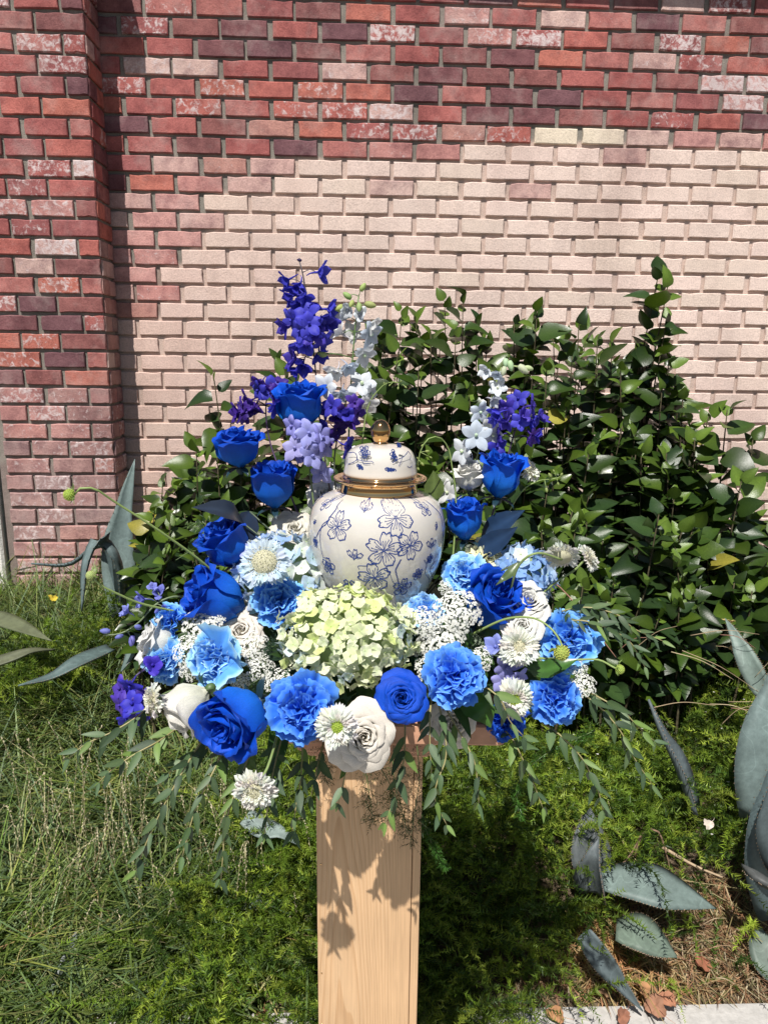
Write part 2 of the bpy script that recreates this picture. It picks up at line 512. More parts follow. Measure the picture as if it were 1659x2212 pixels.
# which bricks the photograph shows largest: in frame, not behind the arrangement or the shrubs
def shown(u, z):
    w = wallM @ Vector((u, 0, z)) - Vector((0, 0, CAMZ))
    zc = w.dot(FW); x = 829.5 + FPX * w.dot(R2) / zc; y = 1106 - FPX * w.dot(U2) / zc
    if x < 150 or x > 1700 or y < -30 or y > 1330: return 0
    top = np.interp(x, [150, 300, 301, 520, 590, 640, 800, 900, 1000, 1080, 1200, 1340, 1400, 1450, 1480, 1560, 1700],
                    [1250, 1150, 1050, 780, 760, 640, 730, 700, 680, 740, 710, 760, 800, 810, 860, 960, 1060])
    return 2 if y < top else 1
ind, rest = [], []
for row in range(-3, 37):
    off = 0 if row % 2 == 0 else BW / 2
    z = ZT - row * BH + HB / 2 - .001
    if z < .1: continue
    for k in range(-10, 27):
        u0 = -1.1109 + k * BW + off + R.uniform(-.004, .004)
        uc = u0 + LB / 2
        if uc + LB / 2 > 4.3: continue
        L = LB
        if u0 + LB < PIL_R + .02 and u0 + LB > PIL_R - .3 and False: continue
        s = shown(uc, z)
        col = wall_colour(uc, row, R)
        it = (uc, z + R.uniform(-.0015, .0015), L * R.uniform(.97, 1.0), col, row)
        (ind if s == 2 else rest).append((s, it))
R.shuffle(ind)
keep = sorted(ind, key=lambda q: q[1][1], reverse=True)
keep, over = keep[:300], keep[300:]
rest += over
for s, (u, z, L, col, row) in keep:
    me = get_brick(L)
    M = Matrix.Translation((u, -.0005 + R.uniform(-.0016, .0016), z)) @ Matrix.Rotation(R.gauss(0, .006), 4, 'Y') @ Matrix.Rotation(R.gauss(0, .004), 4, 'Z') @ Matrix.Scale(L / LB if abs(L - LB) < .02 else 1, 4, (1, 0, 0))
    ob('brick', me, wall, M, col)
def mat_brick_joined():
    m = M_brick.copy(); m.name = 'brick_joined'; n = m.node_tree
    oi = [x for x in n.nodes if x.type == 'OBJECT_INFO'][0]
    a = N(n, 'ShaderNodeVertexColor'); a.layer_name = 'Col'
    for l in list(n.links):
        if l.from_node == oi and l.from_socket.name == 'Color':
            t = l.to_socket; n.links.remove(l); n.links.new(a.outputs[0], t)
        elif l.from_node == oi and l.from_socket.name == 'Alpha':
            t = l.to_socket; n.links.remove(l); t.default_value = 3.0
    return m
M_brickj = mat_brick_joined()
def joined_bricks(items, parent, name='brick', LL=None):
    vs, fs, cs = [], [], []; o = 0
    for (u, z, L, col, row) in items:
        me = BR[round(LB, 2)][R.randrange(7)]
        n = len(me.vertices); co = np.empty(n * 3, np.float32); me.vertices.foreach_get('co', co); co = co.reshape(-1, 3).copy()
        co[:, 0] *= L / LB; co += np.array((u, R.uniform(-.002, .001), z)); vs.append(co); cs.append(np.tile(col[:3], (n, 1)))
        fs += [tuple(q + o for q in p.vertices) for p in me.polygons]; o += n
    return ob(name, mesh(name, np.vstack(vs), fs, M_brickj, np.vstack(cs), False), parent, kind='stuff')
get_brick(LB)
joined_bricks([q[1] for q in rest], wall, 'brick_courses')

# pillar that stands proud of the wall
pil = thing('brick_pillar', 'weathered red brick pillar standing proud of the wall, whitened near its foot', 'pillar', wallM)
mo = box_arr(PIL_R - PIL_W + .008, PIL_R - .008, -PIL_D + .008, .0, 0, ZT + .3)
mo = MB()
for (a, b, c, d, ax) in ((PIL_R - PIL_W + .008, PIL_R - .008, -PIL_D + .0115, 0, 0), (-PIL_D + .0115, .006, PIL_R - .0115, 0, 1)):
    g = np.linspace(a, b, 26); h = np.linspace(0, ZT + .3, 120); VV = []; CC = []
    for q in g:
        for z in h:
            dd = .0015 * noise.noise(Vector((q * 30, z * 30, 5 + ax)))
            VV.append((q, c + dd, z) if ax == 0 else (c + dd, q, z)); CC.append((.26, .24, .205) if z > 1.0 else (.29, .235, .21))
    mo.add(VV, gridf(len(g), len(h)), np.array(CC))
mo.add(*box_arr(PIL_R - PIL_W + .014, PIL_R - .02, -PIL_D + .02, 0, 0, ZT + .3), (.26, .24, .205))
ob('mortar', mo.build('mortar', M_mortar), pil)
small = []
for row in range(-3, 37):
    z = ZT - row * BH + HB / 2 + .01
    if z < .25: continue
    foot = z < 1.35
    seq = [.197, .165, .113] if row % 2 else [.095, .183, .195]
    xr = PIL_R
    def pc():
        if foot:
            q = R.random(); low = min(1, (1.35 - z) / .5)
            c = R.choice(REDS) if q < .5 else R.choice(DARKS)
            w = .25 + .3 * low
            return tuple(c[i] * (1 - w) + (.52, .38, .35)[i] * w for i in range(3)) + (R.choice([NONE, .55, .48]),)
        return red_colour(R)
    for L in seq:
        Lb = L - .013 if L != .113 else L
        M = Matrix.Translation((xr - L / 2 + (.0 if xr == PIL_R else .006), -PIL_D + R.uniform(-.0016, .0012), z + R.uniform(-.001, .001))) @ Matrix.Rotation(R.gauss(0, .006), 4, 'Y')
        ob('brick', get_brick(Lb), pil, M, pc()); xr -= L + .004
    # the side that faces along the wall
    sseq = [(.088, -PIL_D + .050), (.078, -PIL_D + .139)] if row % 2 == 0 else [(.163, -PIL_D + .086 + .012)]
    for L, yc in sseq:
        M = Matrix.Translation((PIL_R - .001, yc, z)) @ Matrix.Rotation(PI / 2, 4, 'Z')
        c = pc()
        if not foot and z < 1.9: c = tuple(c[i] * .6 + (.5, .4, .34)[i] * .4 for i in range(3)) + (NONE,)
        ob('brick', get_brick(L), pil, M, c)
# stucco wall that meets the pillar on its far side
V, F = box_arr(-3.2, PIL_R - PIL_W - .004, -PIL_D - .02, -.002, .1, 1.9, .01)
ob('stucco_wall', mesh('stucco_wall', V, F, M_stucco, smooth=False), None, wallM, label='rough white stucco wall end beside the brick pillar', cat='wall')

# ------------------------------------------------------------------ leaves
def leaf_arr(L=1.0, Wd=.5, n=6, fold=.18, curl=.25, tip=.55, serr=0.0, wav=0.0, seed=0):
    """+Y midrib from the stalk, +Z upper side; two half blades folded along the midrib"""
    r = random.Random(seed); V = []; F = []; C = []
    for i in range(n + 1):
        t = i / n
        w = Wd / 2 * (math.sin(PI * min(1, t ** (tip + .05))) ** .8) if 0 < t < 1 else 0
        w = max(w, 0.004 * L)
        if serr and 0 < i < n: w *= 1 + (serr if i % 2 else -serr)
        z = -curl * L * t * t; yy = L * t * (1 - .12 * curl)
        wv = wav * math.sin(t * 9 + seed) * L
        V += [(-w, yy, z + fold * w * 1.6 + wv), (0, yy + .0, z), (w, yy, z + fold * w * 1.6 - wv)]
        C += [(.92, .95, .9), (1.25, 1.22, 1.1), (.92, .95, .9)]
    for i in range(n):
        a = i * 3
        F += [(a, a + 1, a + 4, a + 3), (a + 1, a + 2, a + 5, a + 4)]
    return V, F, C
def leafmesh(name, mat, **k):
    V, F, C = leaf_arr(**k); return mesh(name, V, F, mat, np.clip(C, 0, 1.4))
LEAVES = [leafmesh('leaf', M_leaf, L=1, Wd=w, n=9, fold=f, curl=c, serr=.018, wav=.012, seed=i) for i, (w, f, c) in
          enumerate([(.70, .12, .15), (.60, .22, .3), (.76, .08, .25), (.68, .28, .1), (.58, .12, .45), (.72, .18, -.1), (.66, .4, .6)])]

# ------------------------------------------------------------------ shrubs in front of the wall
LG = [(.038, .076, .013), (.031, .062, .012), (.056, .098, .015), (.024, .050, .012), (.080, .135, .018), (.035, .068, .014)]
DG = [(.028, .058, .020), (.035, .07, .022)]
def shrub(name, label, tips, size=(42, 78), nleaf=13, spread=1.0, seed=1, deep=0, group=None):
    r = random.Random(seed)
    base = P(tips[0][0], 1300, tips[0][2]); base.z = gz(base.x, base.y)
    root = thing(name, label, 'shrub', Matrix.Translation(base), group)
    pool = []; stems = MB()
    for (tx, ty, Y, ln) in tips:
        tip = P(tx, ty, Y)
        b = Vector((tip.x + r.uniform(-.10, .10), Y + r.uniform(-.05, .15), 0)); b.z = gz(b.x, b.y)
        mid = tip.lerp(b, .5) + Vector((r.uniform(-.04, .04), r.uniform(-.03, .03), 0))
        path = smoothpath([b, mid, tip], 14)
        stems.add(*tube_arr([p - base for p in path], .006, .002, 4))
        H = (tip - b).length; cnt = int(nleaf * ln)
        s0 = px(tx, ty, Y)
        for k in range(cnt):
            # opposite-ish spiral, crowded to the tip
            f = 1 - (k / cnt) ** 1.15 * min(.98, .34 * ln)
            p = path[0].lerp(path[-1], 0); q = f * 13; i = int(min(12, q)); p = path[i].lerp(path[i + 1], q - i)
            a = k * 2.4 + r.uniform(-.4, .4) + seed
            out = Vector((math.cos(a), math.sin(a) * .9 - .18, 0))
            up = .75 - .9 * (k / cnt) + r.uniform(-.45, .35) if k > 1 else 1.5
            d = (out * (.8 + .2 * r.random()) + Vector((0, 0, up))).normalized()
            sz = r.uniform(*size) * s0 * (.62 if k < 3 else 1.0)
            off = out * sz * .18 * spread * r.random()
            zn = Vector((r.uniform(-.6, .6), r.uniform(-1.3, -.1), .9)) + out * -.2
            c = r.choice(LG if r.random() < .72 else DG)
            if r.random() < .012: c = (.30, .27, .05)
            if k < 3 and r.random() < .6: c = (.115, .19, .03)
            v = r.uniform(.66, 1.08)
            pool.append((f * H * (1 if tip.y < 3 else 1), p + off - base, d, zn, sz, tuple(q * v for q in c)))
    ob('stem', stems.build('stem', M_bark), root)
    # leaves nearest the sun side and the top show largest
    pool.sort(key=lambda q: (q[1].y - .6 * q[1].z))
    for i, (f, p, d, zn, sz, c) in enumerate(pool):
        if i < 290:
            ob('leaf', r.choice(LEAVES), root, frameyz(d, zn, p, sz), c)
    if len(pool) > 290 or deep:
        ex = pool[290:]
        vs, cs, fs, o = [], [], [], 0
        for (f, p, d, zn, sz, c) in ex:
            V, F, C = leaf_arr(L=1, Wd=.58, n=5, fold=.25, curl=.2, seed=int(sz * 1e5))
            Mx = np.array(frameyz(d, zn, p, sz)); V = np.array(V) @ Mx[:3, :3].T + Mx[:3, 3]
            vs.append(V); cs.append(np.array(C) * np.array(c)); fs += [tuple(q + o for q in f_) for f_ in F]; o += len(V)
        if vs:
            ob('foliage', mesh('foliage', np.vstack(vs), fs, M_leaf, np.vstack(cs)), root, kind='stuff')
    return root

def fill_tips(x0, x1, topf, ybot, Y0, Y1, n, r, ln=(1.2, 1.9)):
    out = []
    for i in range(n):
        x = r.uniform(x0, x1); t = topf(x); y = t + (ybot - t) * r.random() ** 1.1
        Y = Y1 - (Y1 - Y0) * min(1, (y - t) / 380) + r.uniform(-.08, .08)
        out.append((x, y, Y, r.uniform(*ln)))
    return out
rr = random.Random(11)
topA = lambda x: np.interp(x, [780, 830, 870, 905, 935, 960, 1005, 1035, 1080], [765, 715, 700, 720, 680, 660, 668, 710, 745])
A = [(868, 672, 2.75, 1.6), (900, 685, 2.8, 1.4), (960, 650, 2.8, 1.5), (1000, 640, 2.75, 1.6), (1030, 690, 2.8, 1.2), (830, 735, 2.75, 1.4), (930, 720, 2.7, 1.6), (985, 712, 2.65, 1.6), (1050, 735, 2.8, 1.3), (860, 760, 2.6, 1.6), (905, 790, 2.55, 1.6)]
shrub('shrub', 'broad glossy green shrub rising behind the porcelain urn', A + fill_tips(780, 1080, topA, 1230, 2.35, 2.9, 46, rr), seed=3)
topB = lambda x: np.interp(x, [1070, 1105, 1155, 1190, 1250, 1300, 1340, 1390], [750, 715, 705, 735, 718, 760, 760, 770])
B = [(1110, 700, 2.8, 1.5), (1160, 672, 2.75, 1.4), (1150, 700, 2.8, 1.2), (1195, 730, 2.8, 1.4), (1250, 700, 2.75, 1.5), (1290, 735, 2.7, 1.5), (1320, 742, 2.75, 1.3), (1235, 770, 2.6, 1.6), (1180, 800, 2.6, 1.6), (1340, 800, 2.6, 1.5)]
shrub('shrub', 'dense glossy green shrub behind the violet delphinium above the white rosebud', B + fill_tips(1070, 1390, topB, 1270, 2.3, 2.9, 52, rr), seed=5)
topC = lambda x: np.interp(x, [1370, 1400, 1430, 1480, 1540, 1600, 1660], [760, 745, 745, 850, 1000, 1020, 1010])
C_ = [(1422, 590, 2.7, 2.3), (1445, 600, 2.7, .6), (1440, 690, 2.7, 1.0), (1415, 740, 2.7, 1.4), (1445, 760, 2.72, 1.2), (1475, 850, 2.65, 1.3), (1390, 760, 2.75, 1.2), (1430, 830, 2.62, 1.5)]
shrub('shrub', 'dark green shrub with one tall leafy shoot standing high against the beige wall', C_ + fill_tips(1370, 1500, topC, 1300, 2.2, 2.85, 30, rr), seed=8)
topD = lambda x: np.interp(x, [1440, 1500, 1560, 1620, 1680], [1010, 1040, 1110, 1120, 1110])
D_ = [(1570, 885, 2.5, .6), (1625, 950, 2.5, .5), (1530, 900, 2.55, .9), (1500, 950, 2.5, 1.1), (1600, 1040, 2.4, 1.0)]
shrub('shrub', 'open shrub with long broad leaves above the big agave', D_ + fill_tips(1430, 1690, topD, 1310, 2.1, 2.5, 34, rr, (1, 1.6)), size=(50, 84), seed=12)
topE = lambda x: np.interp(x, [380, 420, 455, 500, 560, 620, 680], [1060, 1010, 985, 980, 960, 900, 930])
E_ = [(462, 812, 2.6, .75), (425, 965, 2.5, 1.0), (603, 780, 2.75, 1.1), (620, 810, 2.7, 1.1), (478, 930, 2.6, .9), (470, 990, 2.5, 1.3), (640, 860, 2.65, 1.3), (560, 930, 2.6, 1.2)]
shrub('shrub', 'glossy green shrub behind the stack of blue roses with a lone upright sprig', E_ + fill_tips(400, 780, topE, 1230, 2.2, 2.8, 34, rr), seed=15)
topF = lambda x: np.interp(x, [290, 340, 400, 470, 540], [1150, 1060, 1050, 1080, 1080])
F_ = [(352, 1045, 2.45, 1.0), (385, 1050, 2.45, 1.0), (340, 1110, 2.4, 1.1), (400, 1110, 2.4, 1.3), (430, 1090, 2.45, 1.3)]
shrub('shrub', 'low glossy shrub beside the upright agave leaf at the wall corner', F_ + fill_tips(300, 520, topF, 1330, 2.0, 2.4, 26, rr, (1, 1.6)), seed=18, size=(42, 66))
# ivy-like low growth under the shrubs
topG = lambda x: 1250
shrub('ground_shrub', 'low dark leafy growth in the shade below the two white pincushion heads', [(1260, 1260, 2.0, 1.2)] + fill_tips(1190, 1520, topG, 1345, 1.85, 2.15, 22, rr, (1, 1.5)), seed=21, size=(42, 64))

# ------------------------------------------------------------------ agaves
def blade_arr(path, width, up=(0, 0, 1), gutter=.35, thick=.012, prof=None, n=18, teeth=True, wavy=0.0):
    pts = smoothpath(path, n); V = []; F = []; C = []
    up = Vector(up); m = 9
    prof = prof or (lambda t: (.62 + .38 * math.sin(PI * min(1, t * 1.35 + .12))) * (1 - max(0, (t - .5) / .5) ** 1.7))
    sec = [(-1, 0), (-.6, -.62), (-.2, -.95), (.2, -.95), (.6, -.62), (1, 0), (.55, -.42), (0, -.62), (-.55, -.42)]
    tb = MB()
    for i, p in enumerate(pts):
        d = (pts[min(i + 1, n - 1)] - pts[max(i - 1, 0)]).normalized()
        u = (up - d * up.dot(d)); u = u.normalized() if u.length > .05 else d.orthogonal().normalized()
        x = d.cross(u); t = i / (n - 1); w = max(.001, width / 2 * prof(t)); th = thick * (.35 + .65 * prof(t)) + .0005
        for k, (a, b) in enumerate(sec):
            depth = gutter * w * (a * a)          # edges lifted
            off = (b * th if k < 6 and 0 < k < 5 else (0 if k in (0, 5) else -.15 * th))
            q = p + x * (a * w) + u * (depth + (-th * (1 - a * a) - th * .2 if 0 < k < 5 else 0)) + u * (wavy * w * math.sin(t * 11 + a))
            V.append(tuple(q)); g = .92 + .16 * noise.noise(Vector((t * 5, a, width * 40)))
            C.append((g, g, g))
        if teeth and 1 < i < n - 2:
            for sgn in (-1, 1):
                for sub in (0, .5):
                    e = p + (pts[min(i + 1, n - 1)] - p) * sub + x * (sgn * w) + u * (gutter * w)
                    tip_ = e + x * (sgn * .0035) - d * .002 + u * .001
                    tb.add([e - d * .002, e + d * .002, e + u * .002, tip_], [(0, 1, 3), (1, 2, 3), (2, 0, 3)], (.30, .22, .15))
    for i in range(n - 1):
        for k in range(m):
            F.append((i * m + k, i * m + (k + 1) % m, (i + 1) * m + (k + 1) % m, (i + 1) * m + k))
    F.append(tuple(range(m))[::-1]); F.append(tuple((n - 1) * m + k for k in range(m)))
    return V, F, C, tb
AG = [(.13, .18, .18), (.17, .23, .22), (.11, .155, .16), (.18, .24, .21)]
def agave(label, leaves, name='agave', cat='agave'):
    b = leaves[0]['path'][0]; base = P(*b) if len(b) == 3 else Vector(b)
    root = thing(name, label, cat, Matrix.Translation(base))
    for L in leaves:
        path = [P(*q) - base for q in L['path']]
        V, F, C, tb = blade_arr(path, L['w'], L.get('up', (0, -.5, 1)), L.get('g', .35), L.get('th', .012), L.get('prof'), wavy=L.get('wavy', 0), teeth=L.get('teeth', True))
        cc = L.get('c', AG[0]); kk = 1 if cc in AG else .58
        o = ob('leaf', mesh('leaf', V, F, M_agave, C), root, None, tuple(q * kk for q in cc))
        if tb.n: ob('spines', tb.build('spines', M_agave), o, None, (1, 1, 1))
    return root
flat = lambda t: (.55 + .45 * math.sin(min(1, t * 2.6) * PI / 2)) * (1 - max(0, (t - .35) / .65) ** 1.8)
agave('blue grey agave in the wall corner, one spiny leaf upright and two bent over', [
    dict(path=[(272, 1330, 2.75), (258, 1190, 2.8), (272, 1085, 2.82), (292, 992, 2.85)], w=.125, up=(.2, -1, .15), g=.55, c=AG[1]),
    dict(path=[(265, 1320, 2.7), (255, 1210, 2.65), (218, 1165, 2.6), (188, 1215, 2.55), (176, 1320, 2.5)], w=.11, up=(-.6, -.5, .6), g=.3, c=AG[0]),
    dict(path=[(262, 1290, 2.75), (225, 1178, 2.75), (150, 1218, 2.7), (68, 1216, 2.65)], w=.085, up=(0, .2, 1), g=.3, c=AG[2]),
])
agave('large blue grey agave with wide leaves at the edge beside the fern bed', [
    dict(path=[(1655, 1770, 1.75), (1668, 1620, 1.76), (1690, 1490, 1.8), (1715, 1330, 1.86)], w=.18, up=(-.25, -1, .3), g=.10, c=AG[1], th=.02),
    dict(path=[(1700, 1990, 1.6), (1688, 1830, 1.6), (1690, 1700, 1.6), (1730, 1540, 1.62)], w=.17, up=(-.5, -1, .15), g=.3, c=AG[2], th=.02, wavy=.05),
    dict(path=[(1720, 1900, 1.56), (1690, 1830, 1.55), (1672, 1760, 1.55), (1690, 1640, 1.57)], w=.11, up=(-.3, -1, .2), g=.2, c=(.15, .2, .21), th=.02),
    dict(path=[(1740, 1960, 1.5), (1690, 1930, 1.5), (1640, 1895, 1.5), (1600, 1870, 1.55)], w=.10, up=(0, -.3, -1), g=.2, c=(.16, .17, .165)),
    dict(path=[(1650, 1500, 1.9), (1610, 1420, 1.95), (1585, 1370, 2.0), (1565, 1335, 2.05)], w=.06, up=(-.5, -1, .3), g=.4, c=AG[3]),
])
agave('single pointed agave leaf rising out of the fern, bleached toward its base', [
    dict(path=[(1500, 1750, 1.76), (1470, 1660, 1.76), (1430, 1580, 1.76), (1402, 1510, 1.79)], w=.062, up=(.9, -.5, .2), g=.5, c=(.20, .25, .26)),
])
agave('broken agave stump with a folded leaf standing in the fern shade', [
    dict(path=[(1290, 1900, 1.66), (1275, 1850, 1.66), (1272, 1790, 1.69), (1275, 1745, 1.73)], w=.105, up=(0, -1, .3), g=.25, c=(.20, .23, .235), prof=flat, wavy=.06),
    dict(path=[(1290, 1930, 1.59), (1283, 1895, 1.58), (1285, 1850, 1.57), (1292, 1812, 1.59)], w=.085, up=(-.7, -.7, 0), g=.7, c=(.21, .25, .26)),
])
agave('flat blue green agave leaf with a squiggle mark, pointing away from the folded stump', [
    dict(path=[(1298, 1900, 1.61), (1370, 1905, 1.59), (1450, 1925, 1.57), (1545, 1962, 1.55)], w=.125, up=(0, -.25, 1), g=.08, c=(.27, .36, .33), prof=lambda t: (math.sin(PI * min(1, .12 + t * .75)) ** .7 if t < .5 else (math.sin(PI * .495) ** .7) * (1 - ((t - .5) / .5) ** 1.3))),
])
agave('narrow agave leaf spotted with brown scars, its point hanging over the pavement', [
    dict(path=[(1262, 2015, 1.49), (1300, 2070, 1.46), (1345, 2130, 1.43), (1388, 2185, 1.40)], w=.055, up=(-.6, -.6, .6), g=.4, c=(.16, .21, .22)),
])
agave('rounded grey green agave leaf tip lying on the dry litter', [
    dict(path=[(1330, 2010, 1.53), (1380, 2015, 1.51), (1420, 2040, 1.49), (1462, 2068, 1.47)], w=.10, up=(0, -.3, 1), g=.1, c=(.24, .32, .25), prof=flat),
])
agave('dusty green agave leaf half buried in litter next to the pavement corner', [
    dict(path=[(1700, 2110, 1.5), (1670, 2090, 1.52), (1645, 2040, 1.56), (1640, 2000, 1.6)], w=.085, up=(-.2, -.5, 1), g=.15, c=(.22, .29, .24), prof=flat),
])
agave('pale upright agave leaf standing in the grass at the bottom edge of the frame', [
    dict(path=[(130, 2290, 1.42), (140, 2170, 1.45), (150, 2080, 1.5), (165, 2010, 1.55)], w=.085, up=(.5, -1, .2), g=.3, c=(.34, .38, .36), prof=flat, teeth=False),
])
agave('broad yellowing agave leaves lying on the grass at the pillar foot', [
    dict(path=[(-60, 1322, 2.35), (10, 1340, 2.3), (60, 1360, 2.25), (112, 1384, 2.2)], w=.06, up=(0, -.5, 1), g=.15, c=(.2, .23, .12), prof=flat, teeth=False),
    dict(path=[(-40, 1440, 2.1), (20, 1422, 2.12), (70, 1405, 2.15), (120, 1402, 2.2)], w=.045, up=(0, -.4, 1), g=.2, c=(.2, .22, .13), teeth=False),
])
agave('drooping teal agave leaf in the long grass behind the violet larkspur', [
    dict(path=[(240, 1400, 2.2), (170, 1430, 2.1), (110, 1462, 2.05), (40, 1480, 2.0)], w=.055, up=(0, -.4, 1), g=.25, c=(.16, .24, .23)),
    dict(path=[(310, 1300, 2.3), (300, 1360, 2.25), (280, 1420, 2.2), (262, 1450, 2.15)], w=.08, up=(-.3, -.5, 1), g=.2, c=(.20, .29, .27)),
])
agave('pale agave leaf end poking out of the grass under the eucalyptus tips', [
    dict(path=[(530, 1765, 1.7), (570, 1790, 1.68), (610, 1800, 1.66), (645, 1825, 1.65)], w=.06, up=(0, -.4, 1), g=.15, c=(.36, .46, .42), teeth=False),
])
agave('bluish agave leaf scrap lying in the fern near the wooden post', [
    dict(path=[(515, 2180, 1.5), (530, 2160, 1.52), (550, 2135, 1.53), (570, 2118, 1.55)], w=.04, up=(.4, -.5, .8), g=.3, c=(.26, .36, .36), prof=flat, teeth=False),
])
agave('small dark agave tip in the fern shade close to the wooden post', [
    dict(path=[(600, 1950, 1.62), (570, 1952, 1.61), (535, 1958, 1.6), (500, 1965, 1.6)], w=.035, up=(0, -.4, 1), g=.3, c=(.2, .25, .27)),
])

# ------------------------------------------------------------------ grass, fern bed, litter (uncountable)
def instance_arrays(tV, tF, tC, Ms, cols):
    """template (n,3),(f,k),(n,3) placed by K 4x4 matrices; returns merged arrays"""
    K = len(Ms); n = len(tV)
    V = np.einsum('kij,nj->kni', Ms[:, :3, :3], tV) + Ms[:, None, :3, 3]
    C = np.clip(tC[None] * cols[:, None, :], 0, 1)
    F = (tF[None] + (np.arange(K) * n)[:, None, None])
    return V.reshape(-1, 3), F.reshape(-1, tF.shape[1]), C.reshape(-1, 3)

def sprig_template(seed, n=54, L=1.0, nl=.105, droop=.35, wd=.013, bush=1.0):
    """an asparagus fern frond: a bent stalk thick with needles (triangles)"""
    r = np.random.RandomState(seed); V = []; C = []
    for i in range(n):
        t = (i + 1) / n; p = np.array((0, L * t, .25 * L * math.sin(t * 2.4) - droop * L * t * t))
        for q in range(3):
            a = r.uniform(0, 2 * PI); out = np.array((math.cos(a), .55 + r.uniform(-.2, .4), math.sin(a) * .8))
            l = nl * r.uniform(.6, 1.15) * (1.1 - .5 * t) * bush
            sd = np.cross(out, r.normal(size=3)); sd /= np.linalg.norm(sd)
            V += [p - sd * wd * .5, p + sd * wd * .5, p + out * l]
            g = r.uniform(.75, 1.25); C += [(g * .8, g * .85, g * .8)] * 2 + [(g * 1.15, g * 1.1, g)]
    V = np.array(V); return V, np.arange(len(V)).reshape(-1, 3), np.array(C)
def rotmats(yaw, pitch, roll, s, pos):
    K = len(yaw); cy, sy, cp, sp, cr, sr = np.cos(yaw), np.sin(yaw), np.cos(pitch), np.sin(pitch), np.cos(roll), np.sin(roll)
    Z = np.zeros((K, 3, 3)); z0 = np.zeros(K); o1 = np.ones(K)
    Rz = np.array([[cy, -sy, z0], [sy, cy, z0], [z0, z0, o1]]).transpose(2, 0, 1)
    Rx = np.array([[o1, z0, z0], [z0, cp, -sp], [z0, sp, cp]]).transpose(2, 0, 1)
    Ry = np.array([[cr, z0, sr], [z0, o1, z0], [-sr, z0, cr]]).transpose(2, 0, 1)
    M = np.zeros((K, 4, 4)); M[:, :3, :3] = (Rz @ Rx @ Ry) * s[:, None, None]; M[:, :3, 3] = pos; M[:, 3, 3] = 1
    return M
def in_view_xy(n, y0, y1, xr, rs, w=None):
    """random bed positions within what the frame can see and a step more to each side"""
    y = rs.uniform(y0, y1, n) ; x = rs.uniform(-1, 1, n) * (y * .62 + .25)
    y = y + (edge(x) + .02 - 1.5) * np.clip((y1 - y) / (y1 - 1.5), 0, 1.1)
    return x, y
rs = np.random.RandomState(5)
# fern bed: left boundary runs through the middle of the bed
def bound(y): return -.36 + .12 * np.sin(y * 4.1) + .06 * (y - 1.5)
def patch(x, y, k, f=2.3): return np.array([noise.noise(Vector((a * f, b * f, k))) for a, b in zip(x, y)])
def fernmound(x, y):
    d = np.clip((y - edge(x)) / .25, .25, 1)
    return d * (.07 + .11 * np.array([noise.noise(Vector((a * 2.6, b * 2.6, 9))) + .45 for a, b in zip(x, y)]))
def scatter_fern(n, name, cols, keep, hs=(.10, .27), y0=1.36, y1=3.2, tseed=0, up=(.2, 1.1), **k):
    x, y = in_view_xy(n, y0, y1, 0, rs); m = keep(x, y); x, y = x[m], y[m]
    z = np.array([gz(a, b) for a, b in zip(x, y)]) + fernmound(x, y) * rs.uniform(.0, 1.0, len(x)) ** .6 * 1.25
    out = []
    for v in range(3):
        sel = (np.arange(len(x)) % 3) == v; K = sel.sum()
        T = sprig_template(tseed + v, **k)
        M = rotmats(rs.uniform(0, 2 * PI, K), rs.uniform(*up, K), rs.uniform(-.8, .8, K), rs.uniform(*hs, K), np.stack([x[sel], y[sel], z[sel]], -1))
        cc = np.array(cols)[rs.randint(0, len(cols), K)] * rs.uniform(.7, 1.3, (K, 1)) * (1 + .55 * patch(x[sel], y[sel], 21, 3.5))[:, None]
        out.append(instance_arrays(*T, M, cc))
    V, F, C = [], [], []; o = 0
    for a, b, c in out: V.append(a); F.append(b + o); C.append(c); o += len(a)
    return mesh(name, np.vstack(V), np.vstack(F), M_grass, np.vstack(C), smooth=False)
FG = [(.14, .225, .022), (.20, .29, .03), (.07, .13, .018), (.30, .38, .05), (.16, .25, .03), (.05, .10, .015)]
litter_zone = lambda x, y: (y < edge(x) + .04 + .24 * np.clip((x - .35) / .4, 0, 1.0)) & (x > .30)
me = scatter_fern(12500, 'asparagus_fern', FG, lambda x, y: ((x > bound(y) - rs.uniform(-.18, .22, len(x))) | (patch(x, y, 5) > .22)) & (~litter_zone(x, y) | (rs.uniform(0, 1, len(x)) < .07)) & ((y > edge(x) + .01) | ((x < .40) & ((x > -.16) | (x < -.30)))), tseed=3, nl=.085)
ob('asparagus_fern', me, kind='stuff', label='soft bright green asparagus fern covering the bed behind the post', cat='ground cover')

